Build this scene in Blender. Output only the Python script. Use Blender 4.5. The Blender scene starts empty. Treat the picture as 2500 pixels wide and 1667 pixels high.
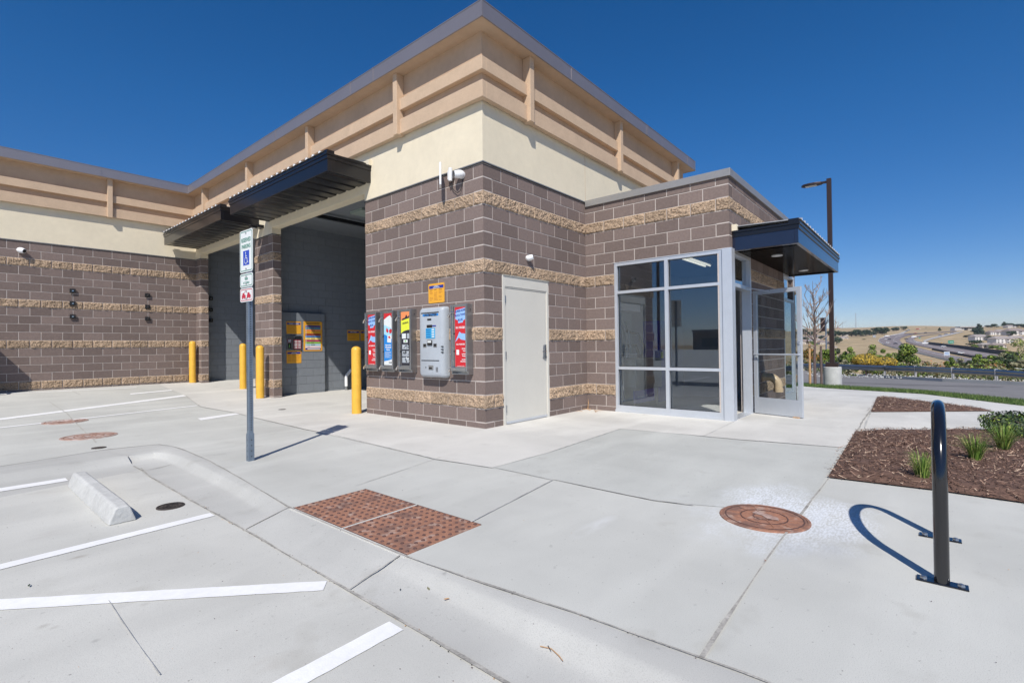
import bpy, bmesh, math, random
from mathutils import Vector, Matrix, noise
random.seed(7)
R=math.radians
SC=bpy.context.scene; COL=SC.collection
# ---------------------------------------------------------------- camera
CAM=Vector((-5.351,-5.047,1.210))
YAW,PIT,ROL,FPX=0.70123,0.010712,-0.011611,1211.56
F=Vector((math.cos(YAW)*math.cos(PIT),math.sin(YAW)*math.cos(PIT),math.sin(PIT)))
_r=Vector((math.sin(YAW),-math.cos(YAW),0)); _u=_r.cross(F)
RT=_r*math.cos(ROL)+_u*math.sin(ROL); UP=-_r*math.sin(ROL)+_u*math.cos(ROL)
cd=bpy.data.cameras.new('camera'); cam=bpy.data.objects.new('camera',cd); COL.objects.link(cam)
cam.matrix_world=Matrix(((RT.x,UP.x,-F.x,CAM.x),(RT.y,UP.y,-F.y,CAM.y),(RT.z,UP.z,-F.z,CAM.z),(0,0,0,1)))
cd.sensor_width=36; cd.lens=FPX/2500*36; cd.clip_start=.05; cd.clip_end=9000
SC.camera=cam
# ---------------------------------------------------------------- light
SUN_EL,SX,SY=46.3,0.823,0.567           # light travels towards (+SX,+SY)
W=bpy.data.worlds.new('World'); SC.world=W; W.use_nodes=True
nt=W.node_tree; nt.nodes.clear()
sky=nt.nodes.new('ShaderNodeTexSky'); sky.sky_type='NISHITA'; sky.sun_disc=False
sky.sun_elevation=R(SUN_EL); sky.sun_rotation=math.atan2(-SX,-SY)
sky.altitude=1800; sky.air_density=1.0; sky.dust_density=0.3; sky.ozone_density=3.0
bg=nt.nodes.new('ShaderNodeBackground'); bg.inputs[1].default_value=0.098
ow=nt.nodes.new('ShaderNodeOutputWorld'); hs=nt.nodes.new('ShaderNodeHueSaturation'); hs.inputs['Hue'].default_value=.502; hs.inputs['Saturation'].default_value=1.33; nt.links.new(sky.outputs[0],hs.inputs['Color'])
tcw=nt.nodes.new('ShaderNodeTexCoord'); sp=nt.nodes.new('ShaderNodeSeparateXYZ'); nt.links.new(tcw.outputs['Generated'],sp.inputs[0])
hr=nt.nodes.new('ShaderNodeValToRGB'); nt.links.new(sp.outputs[2],hr.inputs[0]); e_=hr.color_ramp.elements; e_[0].position=0; e_[0].color=(.84,.76,.86,1); e_[1].position=.40; e_[1].color=(.94,1.02,1.08,1)
mw=nt.nodes.new('ShaderNodeMix'); mw.data_type='RGBA'; mw.blend_type='MULTIPLY'; mw.inputs[0].default_value=1; nt.links.new(hs.outputs[0],mw.inputs[6]); nt.links.new(hr.outputs[0],mw.inputs[7]); nt.links.new(mw.outputs[2],bg.inputs[0]); nt.links.new(bg.outputs[0],ow.inputs[0])
ld=bpy.data.lights.new('sun','SUN'); ld.energy=4.5; ld.angle=R(.53); ld.color=(1,.95,.88)
sun=bpy.data.objects.new('sun',ld); COL.objects.link(sun)
sd=Vector((SX*math.cos(R(SUN_EL)),SY*math.cos(R(SUN_EL)),-math.sin(R(SUN_EL))))
sun.rotation_euler=sd.to_track_quat('-Z','Y').to_euler(); sun.location=(-10,-10,20)
SC.view_settings.view_transform='Standard'; SC.view_settings.look='None'
SC.view_settings.exposure=0.12; SC.view_settings.gamma=1
# ---------------------------------------------------------------- terrain function
TK=[(38,-1.054),(40.5,-1.25),(45,-2.6),(60,-5.5),(90,-8.8),(123,-11),(507,-11),(827,-1),(1275,21),(1787,43),(2600,46),(9000,46)]
def H(x,y):
    yy=max(0,y-2); g=.0025*yy*yy if y<14 else .0025*144+.02*(y-14)
    if y>30: g=.68
    w=min(1,max(0,(2-y)/2)) if y>0 else 1
    if x<=38: return g-.031*max(0,x-4)*w
    for (a,za),(b,zb) in zip(TK,TK[1:]):
        if x<=b: return za+(zb-za)*(x-a)/(b-a)
    return 46
LOT=-.08
def ray(u,v): return F+RT*((u-1250)/FPX)-UP*((v-833.5)/FPX)
def P(u,v,off=0.0,fn=H):
    """source-photo pixel -> point on the ground"""
    d=ray(u,v); t0,t=1.0,1.0
    f=lambda t:(CAM+d*t).z-off-fn((CAM+d*t).x,(CAM+d*t).y)
    while t<3500 and f(t)>0: t0=t; t*=1.02
    for _ in range(40):
        m=(t0+t)/2
        if f(m)>0: t0=m
        else: t=m
    return CAM+d*t
def PX(u,v,x): d=ray(u,v); return CAM+d*((x-CAM.x)/d.x)
def z3(x,y): return (x/2.04375,900+y/2.0443)
def z4(x,y): return (650+x/2.7657,1100+y/2.7657)
def z5(x,y): return (1350+x/2.0452,1000+y/2.0452)
def z6(x,y): return (1950+x/4.2764,700+y/4.2764)
DD=2500/2352
# ---------------------------------------------------------------- materials
M={}
def mat(name,col,rough=.6,metal=0,var=0,vs=8,bump=0,bs=60,rnd=0,spec=.5,ramp=None,emit=None,coat=0):
    m=bpy.data.materials.new(name); m.use_nodes=True; n=m.node_tree; N=n.nodes; L=n.links
    b=N['Principled BSDF']; b.inputs['Roughness'].default_value=rough; b.inputs['Metallic'].default_value=metal
    b.inputs['Specular IOR Level'].default_value=spec
    if coat: b.inputs['Coat Weight'].default_value=coat; b.inputs['Coat Roughness'].default_value=.08
    tc=N.new('ShaderNodeTexCoord'); src=None
    rgb=N.new('ShaderNodeRGB'); rgb.outputs[0].default_value=(*col,1); src=rgb.outputs[0]
    def mul(src,val,amt):
        # brightness variation centred on 1
        mr=N.new('ShaderNodeMapRange'); mr.inputs[3].default_value=1-amt; mr.inputs[4].default_value=1+amt; L.new(val,mr.inputs[0])
        mx=N.new('ShaderNodeMix'); mx.data_type='RGBA'; mx.blend_type='MULTIPLY'; mx.inputs[0].default_value=1
        L.new(src,mx.inputs[6]); cb=N.new('ShaderNodeCombineColor')
        for i in range(3): L.new(mr.outputs[0],cb.inputs[i])
        L.new(cb.outputs[0],mx.inputs[7]); return mx.outputs[2]
    if var:
        for s,a in ((vs,var),(vs*7,var*.6)):
            t=N.new('ShaderNodeTexNoise'); t.inputs['Scale'].default_value=s; t.inputs['Detail'].default_value=5
            L.new(tc.outputs['Object'],t.inputs['Vector']); 
            mr=N.new('ShaderNodeMapRange'); mr.inputs[1].default_value=.3; mr.inputs[2].default_value=.7; L.new(t.outputs['Fac'],mr.inputs[0])
            src=mul(src,mr.outputs[0],a)
    if rnd:
        at=N.new('ShaderNodeAttribute'); at.attribute_name='rnd'
        if ramp:
            cr=N.new('ShaderNodeValToRGB'); e=cr.color_ramp.elements
            for i,(p_,c_) in enumerate(ramp):
                el=e[i] if i<2 else e.new(p_)
                el.position=p_; el.color=(*c_,1)
            L.new(at.outputs['Fac'],cr.inputs[0]); src=cr.outputs[0]
        src=mul(src,at.outputs['Fac'],rnd)
    L.new(src,b.inputs['Base Color'])
    if bump:
        t=N.new('ShaderNodeTexNoise'); t.inputs['Scale'].default_value=bs; t.inputs['Detail'].default_value=4
        L.new(tc.outputs['Object'],t.inputs['Vector'])
        bp=N.new('ShaderNodeBump'); bp.inputs['Strength'].default_value=bump; bp.inputs['Distance'].default_value=.01
        L.new(t.outputs['Fac'],bp.inputs['Height']); L.new(bp.outputs[0],b.inputs['Normal'])
    if emit: b.inputs['Emission Color'].default_value=(*emit[0],1); b.inputs['Emission Strength'].default_value=emit[1]
    M[name]=m; return m
mat('brown_block',(.19,.146,.130),.9,0,.10,30,.35,140,rnd=.17,spec=.25)
mat('tan_split',(.36,.265,.185),.95,0,.42,38,.8,60,rnd=.14,spec=.2)
mat('mortar',(.52,.465,.425),.95,0,.06,20,.2,100)
mat('grey_block',(.20,.22,.245),.6,0,.05,10,.2,120,rnd=.03)
mat('grey_mortar',(.17,.185,.205),.6)
mat('cream_stucco',(.73,.65,.49),.9,0,.045,1.3,.25,220)
mat('tan_stucco',(.50,.36,.245),.9,0,.06,1.5,.3,200)
mat('tan_smooth',(.54,.395,.27),.8,0,.06,4,.12,200)
mat('fascia_metal',(.31,.28,.285),.38,.55,.03,2,.02,40)
mat('coping_metal',(.33,.32,.31),.45,.4,.04,3)
mat('flash',(.06,.06,.06),.5,.3)
mat('bronze',(.012,.012,.015),.32,.35,.05,4,.04,60,coat=.3)
mat('bronze_soffit',(.075,.062,.055),.22,.3,.08,6,coat=.5)
mat('bronze_blue',(.018,.025,.05),.25,.3,.06,5,coat=.5)
mat('deck',(.35,.36,.37),.5,.5,.1,14)
mat('galv',(.55,.56,.57),.45,.6,.1,14)
mat('alu',(.57,.60,.64),.38,.4,.03,5)
mat('door_paint',(.62,.60,.54),.5,0,.02,3)
mat('steel',(.42,.43,.44),.3,.9,.05,7)
mat('chrome',(.7,.7,.7),.15,1)
mat('machine_grey',(.40,.435,.47),.42,0,.04,6,.1,120)
mat('dark',(.012,.012,.013),.5)
mat('rubber',(.02,.02,.02),.7)
mat('yellow',(.76,.43,.05),.45,0,.08,6,.03,30)
mat('white_plastic',(.78,.79,.80),.4)
mat('white',(.8,.8,.8),.5)
mat('road_paint',(.82,.82,.81),.7,0,.05,5,.15,120)
mat('sign_white',(.72,.75,.74),.35)
mat('sign_green',(.01,.20,.14),.4)
mat('sign_blue',(.01,.06,.45),.4)
mat('sign_red',(.5,.02,.05),.4)
mat('orange',(.80,.39,.035),.45,0,.03,20)
mat('navy',(.015,.035,.28),.45)
mat('ink',(.02,.02,.03),.6)
mat('brown_ink',(.45,.16,.03),.6)
mat('p_red',(.60,.02,.03),.4); mat('p_blue',(.01,.22,.62),.4); mat('p_sky',(.30,.50,.80),.4); mat('p_yel',(.74,.78,.05),.4)
mat('p_org',(.85,.28,.10),.4); mat('p_teal',(.01,.24,.38),.4); mat('p_mar',(.28,.02,.04),.4); mat('p_mag',(.42,.03,.15),.4)
mat('p_grn',(.20,.50,.12),.4); mat('p_cyan',(.35,.66,.80),.4); mat('p_ltyel',(.85,.72,.25),.4); mat('p_pink',(.8,.68,.75),.4); mat('keypad',(.03,.36,.65),.4)
def patchy(name,cols,sc):
    m=mat(name,cols[1],.85,0,.18,30,.5,90); n=m.node_tree;N=n.nodes;L=n.links;b=N['Principled BSDF']; src=b.inputs['Base Color'].links[0].from_socket; g=N.new('ShaderNodeNewGeometry')
    for c,s_,lo,hi in ((cols[0],sc,.50,.62),(cols[2],sc*1.9,.56,.66)):
        t=N.new('ShaderNodeTexNoise'); t.inputs['Scale'].default_value=s_; t.inputs['Detail'].default_value=7; L.new(g.outputs['Position'],t.inputs['Vector'])
        mr=N.new('ShaderNodeMapRange'); mr.inputs[1].default_value=lo; mr.inputs[2].default_value=hi; mr.inputs[4].default_value=.75; L.new(t.outputs['Fac'],mr.inputs[0])
        mx=N.new('ShaderNodeMix'); mx.data_type='RGBA'; L.new(mr.outputs[0],mx.inputs[0]); L.new(src,mx.inputs[6]); mx.inputs[7].default_value=(*c,1); src=mx.outputs[2]
    L.new(src,b.inputs['Base Color'])
patchy('rust_pale',((.30,.17,.13),(.42,.30,.255),(.55,.50,.47)),7); patchy('rust',((.17,.10,.08),(.34,.165,.105),(.45,.33,.27)),6)
mat('rust_dark',(.12,.065,.055),.85,0,.25,20,.5,90)
mat('iron',(.075,.062,.055),.75,.2,.2,20,.4,90)
mat('black_paint',(.008,.008,.010),.16,0,.02,5,coat=.6)
mat('pole_bronze',(.045,.028,.025),.4,.3)
mat('post_steel',(.22,.27,.33),.45,.6,.12,12)
mat('rail_steel',(.20,.23,.27),.33,.85,.1,3)
mat('conc_cast',(.50,.50,.48),.9,0,.12,3.5,.4,50)
mat('wood',(.50,.30,.15),.8,0,.2,12,.3,60)
mat('bark',(.14,.10,.09),.9,0,.2,14,.4,60)
mat('bark_light',(.36,.27,.22),.9,0,.2,14,.3,60)
mat('pvc_tan',(.68,.49,.31),.4)
mat('asphalt',(.20,.19,.185),.9,0,.10,.8,.5,90)
mat('asphalt_dark',(.115,.108,.108),.9,0,.12,2,.5,90)
mat('hwy',(.215,.178,.172),.9,0,.08,.05)
mat('hwy_light',(.42,.40,.38),.9,0,.06,.05)
mat('mulch',(.13,.074,.053),.95,0,.35,22,1.0,60)
mat('chip',(.15,.08,.05),.9,rnd=.2,ramp=[(0,(.06,.032,.022)),(.45,(.20,.112,.078)),(.8,(.33,.21,.15)),(1,(.58,.44,.32))])
mat('leaf',(.07,.12,.03),.6,rnd=.35,ramp=[(0,(.03,.06,.012)),(.5,(.11,.18,.025)),(1,(.26,.32,.05))])
mat('leaf_dark',(.03,.06,.02),.7,rnd=.3,ramp=[(0,(.010,.022,.012)),(.6,(.028,.055,.024)),(1,(.07,.10,.04))])
mat('leaf_red',(.2,.1,.03),.7,rnd=.3,ramp=[(0,(.04,.06,.015)),(.5,(.14,.13,.02)),(1,(.38,.13,.03))])
mat('flower',(.7,.4,.02),.7,rnd=.3,ramp=[(0,(.09,.10,.05)),(.5,(.30,.22,.035)),(1,(.66,.43,.04))])
mat('sage',(.2,.2,.12),.8,rnd=.3,ramp=[(0,(.08,.09,.04)),(.6,(.22,.21,.12)),(1,(.40,.36,.24))])
mat('blade',(.1,.2,.03),.6,rnd=.3,ramp=[(0,(.05,.12,.015)),(.6,(.16,.28,.04)),(1,(.38,.40,.12))])
mat('turf',(.05,.10,.02),.8,rnd=.3,ramp=[(0,(.03,.07,.012)),(.7,(.085,.15,.03)),(1,(.2,.24,.08))])
mat('tint_reflect',(.1,.1,.1),.5)
mat('house_wall',(.58,.52,.45),.8); mat('house_wall2',(.66,.64,.62),.8); mat('house_roof',(.27,.22,.20),.9); mat('house_roof2',(.33,.29,.27),.9)
mat('window_dark',(.03,.035,.05),.2)
mat('green_sign',(.0,.27,.16),.5)
mat('car_white',(.75,.75,.75),.3,coat=.5); mat('car_black',(.02,.02,.025),.3,coat=.5); mat('car_blue',(.05,.09,.2),.3,coat=.5); mat('car_red',(.35,.05,.04),.3,coat=.5)
mat('lamp_lens',(.75,.75,.72),.3); mat('lamp_glow',(.8,.8,.75),.4,emit=((1,.93,.75),.9))
mat('interior_wall',(.36,.37,.39),.7,0,.03,4); mat('interior_blue',(.03,.035,.42),.4); mat('joint',(.36,.345,.315),.95,0,.35,9,.4,80)
mat('joint_light',(.46,.455,.43),.95,0,.3,9)
mat('ceil_panel',(.30,.36,.33),.5)
def concrete(name,col,stain=False,spots=()):
    m=mat(name,col,.88,0,.05,.55,.10,200); n=m.node_tree; N=n.nodes; L=n.links; b=N['Principled BSDF']
    src=b.inputs['Base Color'].links[0].from_socket
    g=N.new('ShaderNodeNewGeometry')
    def tex(scale,stretch=None,det=6):
        mp=N.new('ShaderNodeMapping'); mp.inputs['Scale'].default_value=stretch or (1,1,1); L.new(g.outputs['Position'],mp.inputs[0])
        t=N.new('ShaderNodeTexNoise'); t.inputs['Scale'].default_value=scale; t.inputs['Detail'].default_value=det; L.new(mp.outputs[0],t.inputs['Vector']); return t.outputs['Fac']
    def rampn(v,a,b_):
        mr=N.new('ShaderNodeMapRange'); mr.inputs[1].default_value=a; mr.inputs[2].default_value=b_; L.new(v,mr.inputs[0]); return mr.outputs[0]
    def mix(fac,src,c,amt=1):
        k=N.new('ShaderNodeMath'); k.operation='MULTIPLY'; k.inputs[1].default_value=amt; L.new(fac,k.inputs[0])
        mx=N.new('ShaderNodeMix'); mx.data_type='RGBA'; L.new(k.outputs[0],mx.inputs[0]); L.new(src,mx.inputs[6]); mx.inputs[7].default_value=(*c,1); return mx.outputs[2]
    d=tuple(c*.70 for c in col); w=tuple(min(.8,c*1.16) for c in col)
    src=mix(rampn(tex(.8,(1,.35,1)),.45,.70),src,d,.5)       # broad weather blotches
    src=mix(rampn(tex(1.7,(.3,1,1)),.48,.7),src,w,.7)         # broom streaks
    src=mix(rampn(tex(3.1),.62,.74),src,tuple(c*.68 for c in (col[0],col[1]*.97,col[2]*.92)),.35)
    src=mix(rampn(tex(14,None,3),.70,.76),src,tuple(c*.5 for c in col),.35)
    src=mix(rampn(tex(60,None,2),.70,.76),src,(.10,.09,.08),.6)    # grit
    src=mix(rampn(tex(240,None,2),.50,.72),src,d,.65)              # fine aggregate
    if stain or spots:
        def ring(cx,cy,rx,ry,r0,r1,nz,lo,hi):
            vm=N.new('ShaderNodeVectorMath'); vm.operation='SUBTRACT'; vm.inputs[1].default_value=(cx,cy,0); L.new(g.outputs['Position'],vm.inputs[0])
            m2=N.new('ShaderNodeVectorMath'); m2.operation='MULTIPLY'; m2.inputs[1].default_value=(1/rx,1/ry,0); L.new(vm.outputs[0],m2.inputs[0])
            ln=N.new('ShaderNodeVectorMath'); ln.operation='LENGTH'; L.new(m2.outputs[0],ln.inputs[0])
            dn=N.new('ShaderNodeMath'); dn.operation='MULTIPLY_ADD'; dn.inputs[1].default_value=1.5; L.new(tex(1.9,None,4),dn.inputs[0]); dn.inputs[2].default_value=-.75
            ad=N.new('ShaderNodeMath'); L.new(ln.outputs['Value'],ad.inputs[0]); L.new(dn.outputs[0],ad.inputs[1])
            a=rampn(ad.outputs[0],r1,r0)
            s=N.new('ShaderNodeMath'); s.operation='MULTIPLY'; L.new(a,s.inputs[0]); L.new(rampn(tex(nz,(.6,1.6,1),8),lo,hi),s.inputs[1]); return s.outputs[0]
        for (cx,cy,rx,ry,cc,am) in spots: src=mix(ring(cx,cy,rx,ry,.2,1.0,12,.35,.6),src,cc,am)
        if stain: src=mix(ring(-1.45,-4.2,.9,.62,.25,1.0,7,.30,.62),src,(.66,.69,.72),.55)
        if stain: src=mix(ring(-1.42,-4.25,.85,.62,.5,.95,45,.42,.58),src,(.78,.81,.85),.55)
        if stain: src=mix(ring(-1.95,-4.5,.55,.3,.2,1.0,3,.3,.6),src,(.36,.37,.38),.45)
        if stain: src=mix(ring(-2.45,-3.3,.35,.08,.1,1.0,5,.3,.6),src,(.72,.73,.74),.7)
    L.new(src,b.inputs['Base Color'])
SP=[]
for q,rx,ry,cc,am in (((390,940),.07,.04,(.30,.27,.23),.6),((720,1175),.035,.03,(.33,.30,.26),.6),((210,1285),.04,.03,(.33,.31,.27),.6),((268,1290),.025,.02,(.36,.34,.30),.5),((480,1355),.02,.02,(.30,.29,.27),.6),((960,500),.3,.5,(.60,.57,.51),.6),((300,610),.25,.2,(.42,.39,.34),.4),((800,200),.5,.3,(.45,.42,.37),.4),((520,290),.2,.05,(.25,.25,.24),.6),((230,830),.15,.1,(.45,.43,.40),.4),((1330,1480),.1,.08,(.44,.41,.36),.5)):
    w_=P(*z3(*q),fn=lambda x,y:-.08); SP.append((w_.x,w_.y,rx,ry,cc,am))
concrete('lot_concrete',(.545,.54,.50),spots=SP); concrete('walk_concrete',(.53,.53,.492),stain=True); concrete('apron_concrete',(.62,.605,.56)); concrete('kerb_concrete',(.465,.462,.435)); concrete('slab_concrete',(.50,.505,.47),stain=True)
def dryland():
    m=mat('dry_grass',(.40,.295,.16),.95,0,.18,.02,0); n=m.node_tree;N=n.nodes;L=n.links;b=N['Principled BSDF']
    src=b.inputs['Base Color'].links[0].from_socket; g=N.new('ShaderNodeNewGeometry')
    for s,c,a,b2,am in ((.012,(.27,.21,.11),.5,.68,.6),(.05,(.52,.40,.23),.5,.66,.6),(.15,(.10,.11,.05),.64,.72,.7)):
        t=N.new('ShaderNodeTexNoise'); t.inputs['Scale'].default_value=s; t.inputs['Detail'].default_value=7; L.new(g.outputs['Position'],t.inputs['Vector'])
        mr=N.new('ShaderNodeMapRange'); mr.inputs[1].default_value=a; mr.inputs[2].default_value=b2; mr.inputs[4].default_value=am; L.new(t.outputs['Fac'],mr.inputs[0])
        mx=N.new('ShaderNodeMix'); mx.data_type='RGBA'; L.new(mr.outputs[0],mx.inputs[0]); L.new(src,mx.inputs[6]); mx.inputs[7].default_value=(*c,1); src=mx.outputs[2]
    L.new(src,b.inputs['Base Color'])
dryland()
def glass(name,tint,refl=1.0):
    m=bpy.data.materials.new(name); m.use_nodes=True; n=m.node_tree;N=n.nodes;L=n.links; N.clear()
    o=N.new('ShaderNodeOutputMaterial'); t=N.new('ShaderNodeBsdfTransparent'); t.inputs[0].default_value=(*tint,1)
    g=N.new('ShaderNodeBsdfGlossy'); g.inputs['Roughness'].default_value=0.0; g.inputs[0].default_value=(.9,.95,1,1)
    f=N.new('ShaderNodeFresnel'); f.inputs[0].default_value=1.55
    k=N.new('ShaderNodeMath'); k.operation='MULTIPLY'; k.inputs[1].default_value=refl; k.use_clamp=True; L.new(f.outputs[0],k.inputs[0])
    mx=N.new('ShaderNodeMixShader'); L.new(k.outputs[0],mx.inputs[0]); L.new(t.outputs[0],mx.inputs[1]); L.new(g.outputs[0],mx.inputs[2]); L.new(mx.outputs[0],o.inputs[0]); M[name]=m
glass('glass_tint',(.83,.86,.88),2.2); glass('glass_clear',(.82,.86,.86),1.0); glass('acrylic',(.9,.92,.93),1.0)
# ---------------------------------------------------------------- mesh builder
class MB:
    def __init__(s): s.v=[];s.f=[];s.m=[];s.r=[];s.ml=[]
    def mi(s,m):
        if m not in s.ml: s.ml.append(m)
        return s.ml.index(m)
    def add(s,vs,fs,m,r=.5):
        o=len(s.v); s.v+= [tuple(p) for p in vs]; k=s.mi(m)
        for f in fs: s.f.append(tuple(i+o for i in f)); s.m.append(k); s.r.append(r)
    def quad(s,a,b,c,d,m,r=.5): s.add([a,b,c,d],[(0,1,2,3)],m,r)
    def box(s,a,b,m,fr=None,r=.5):
        x0,y0,z0=a;x1,y1,z1=b
        vs=[(x0,y0,z0),(x1,y0,z0),(x1,y1,z0),(x0,y1,z0),(x0,y0,z1),(x1,y0,z1),(x1,y1,z1),(x0,y1,z1)]
        if fr: vs=[fr@Vector(p) for p in vs]
        s.add(vs,[(0,3,2,1),(4,5,6,7),(0,1,5,4),(1,2,6,5),(2,3,7,6),(3,0,4,7)],m,r)
    def prism(s,pts,z0,z1,m,fr=None,r=.5):
        n=len(pts); vs=[(x,y,z0) for x,y in pts]+[(x,y,z1) for x,y in pts]
        if fr: vs=[fr@Vector(p) for p in vs]
        s.add(vs,[tuple(range(n-1,-1,-1)),tuple(range(n,2*n))]+[(i,(i+1)%n,n+(i+1)%n,n+i) for i in range(n)],m,r)
    def tube(s,path,rad,m,n=12,caps=True,r=.5):
        path=[Vector(p) for p in path]; K=len(path); rs=rad if isinstance(rad,(list,tuple)) else [rad]*K
        vs=[]; up=None
        for i,p in enumerate(path):
            t=(path[min(i+1,K-1)]-path[max(i-1,0)]).normalized()
            if up is None: up=Vector((0,0,1)) if abs(t.z)<.9 else Vector((1,0,0))
            a=t.cross(up).normalized(); b=a.cross(t).normalized(); up=b
            for j in range(n):
                w=2*math.pi*j/n; vs.append(p+a*math.cos(w)*rs[i]+b*math.sin(w)*rs[i])
        fs=[(i*n+j,i*n+(j+1)%n,(i+1)*n+(j+1)%n,(i+1)*n+j) for i in range(K-1) for j in range(n)]
        if caps: fs+=[tuple(range(n-1,-1,-1)),tuple((K-1)*n+j for j in range(n))]
        s.add(vs,fs,m,r)
    def lathe(s,prof,c,m,n=24,fr=None,r=.5):
        vs=[]
        for (ra,z) in prof:
            for j in range(n):
                w=2*math.pi*j/n; q=Vector((ra*math.cos(w),ra*math.sin(w),z)); 
                if fr: q=fr@q
                vs.append(q+Vector(c))
        K=len(prof); fs=[(i*n+j,i*n+(j+1)%n,(i+1)*n+(j+1)%n,(i+1)*n+j) for i in range(K-1) for j in range(n)]
        fs+=[tuple(range(n-1,-1,-1)),tuple((K-1)*n+j for j in range(n))]
        s.add(vs,fs,m,r)
    def build(s,name,parent=None,smooth=False,bevel=0,seg=2):
        me=bpy.data.meshes.new(name); me.from_pydata(s.v,[],s.f)
        for k in s.ml: me.materials.append(M[k])
        me.polygons.foreach_set('material_index',s.m)
        at=me.attributes.new('rnd','FLOAT','FACE'); at.data.foreach_set('value',s.r)
        if smooth:
            me.polygons.foreach_set('use_smooth',[True]*len(s.f))
            try: me.set_sharp_from_angle(angle=R(40))
            except Exception: pass
        me.update(); o=bpy.data.objects.new(name,me); COL.objects.link(o)
        if parent: o.parent=parent
        if bevel:
            b=o.modifiers.new('bevel','BEVEL'); b.width=bevel; b.segments=seg; b.limit_method='ANGLE'; b.angle_limit=R(35)
        return o
def tag(o,label,cat,group=None):
    o['label']=label; o['category']=cat
    if group: o['group']=group
    return o
def struct(o,kind='structure',label=None,cat=None):
    o['kind']=kind
    if label: o['label']=label
    if cat: o['category']=cat
    return o
def thing(name,label,cat,loc=(0,0,0),group=None):
    e=bpy.data.objects.new(name,None); e.location=loc; e.empty_display_size=.1; COL.objects.link(e); return tag(e,label,cat,group)
def mat_inv(o):
    """keep world-space meshes in place below a located empty (identity rotation, unit scale)"""
    for c in list(o.children): 
        if not c.get('_loc'): c.matrix_parent_inverse=Matrix.Translation(-Vector(o.location))
def dup(o,loc,rot=0,sc=1,label=None):
    c=o.copy(); COL.objects.link(c); c.location=loc; c.rotation_euler=(0,0,rot); c.scale=(sc,sc,sc) if not isinstance(sc,tuple) else sc
    if label: c['label']=label
    for k in list(o.children):
        d=k.copy(); COL.objects.link(d); d.parent=c
        for q in list(k.children):
            e=q.copy(); COL.objects.link(e); e.parent=d
    return c
def frame(o,X,Y):
    X=Vector(X).normalized();Y=Vector(Y).normalized();Z=X.cross(Y); o=Vector(o)
    return Matrix(((X.x,Y.x,Z.x,o.x),(X.y,Y.y,Z.y,o.y),(X.z,Y.z,Z.z,o.z),(0,0,0,1)))
def FA(y,z,x=0): return frame((x,y,z),(0,-1,0),(0,0,1))       # faces -x
def FE(x,z,y): return frame((x,y,z),(1,0,0),(0,0,1))          # faces -y
def text(body,size,fr,pos,m,parent,name='lettering',bold=0,shear=0,align='CENTER',xs=1,rot=0):
    cu=bpy.data.curves.new(name,'FONT'); cu.body=body; cu.size=size; cu.align_x=align; cu.align_y='CENTER'; cu.offset=bold; cu.shear=shear; cu.extrude=.0004; cu.resolution_u=3
    t=bpy.data.objects.new(name,cu); COL.objects.link(t)
    me=bpy.data.meshes.new_from_object(t); bpy.data.objects.remove(t); bpy.data.curves.remove(cu)
    me.transform(fr@Matrix.Translation((pos[0],pos[1],pos[2] if len(pos)>2 else .002))@Matrix.Rotation(rot,4,'Z')@Matrix.Diagonal((xs,1,1,1)))
    me.materials.clear(); me.materials.append(M[m]); o=bpy.data.objects.new(name,me); COL.objects.link(o); o.parent=parent; return o
def rrect(x0,y0,x1,y1,r,n=5):
    pts=[]
    for cx,cy,a in ((x1-r,y1-r,0),(x0+r,y1-r,90),(x0+r,y0+r,180),(x1-r,y0+r,270)):
        for i in range(n+1):
            w=R(a+90*i/n); pts.append((cx+r*math.cos(w),cy+r*math.sin(w)))
    return pts
def stroke(mb,pts,w,m,fr,z=.002):
    for (a,b) in zip(pts,pts[1:]):
        a=Vector(a);b=Vector(b);d=(b-a).normalized();n=Vector((-d.y,d.x))*w/2; e=d*w*.3
        q=[a-e+n,a-e-n,b+e-n,b+e+n]; mb.add([fr@Vector((p.x,p.y,z)) for p in q],[(0,1,2,3)],m)
# ---------------------------------------------------------------- ground sheets
def drape(name,poly,m,off=0,fn=H,cx=(),cy=()):
    bm=bmesh.new(); vs=[bm.verts.new((x,y,0)) for x,y in poly]; bm.faces.new(vs)
    for c in cx: bmesh.ops.bisect_plane(bm,geom=bm.verts[:]+bm.edges[:]+bm.faces[:],plane_co=(c,0,0),plane_no=(1,0,0))
    for c in cy: bmesh.ops.bisect_plane(bm,geom=bm.verts[:]+bm.edges[:]+bm.faces[:],plane_co=(0,c,0),plane_no=(0,1,0))
    for v in bm.verts: v.co.z=fn(v.co.x,v.co.y)+off
    bmesh.ops.triangulate(bm,faces=[f for f in bm.faces if len(f.verts)>4])
    for f in bm.faces:
        if f.normal.z<0: f.normal_flip()
    me=bpy.data.meshes.new(name); bm.to_mesh(me); bm.free(); me.materials.append(M[m]); o=bpy.data.objects.new(name,me); COL.objects.link(o); return struct(o)
yc=[0,.5,1,1.5,2,3,4,5,6,7,8,9,10,11,12,13,14,16,20,30]; xc=[4,6,8,10,12,14,16,18,22,26,30,34]
lotf=lambda x,y:LOT
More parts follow.
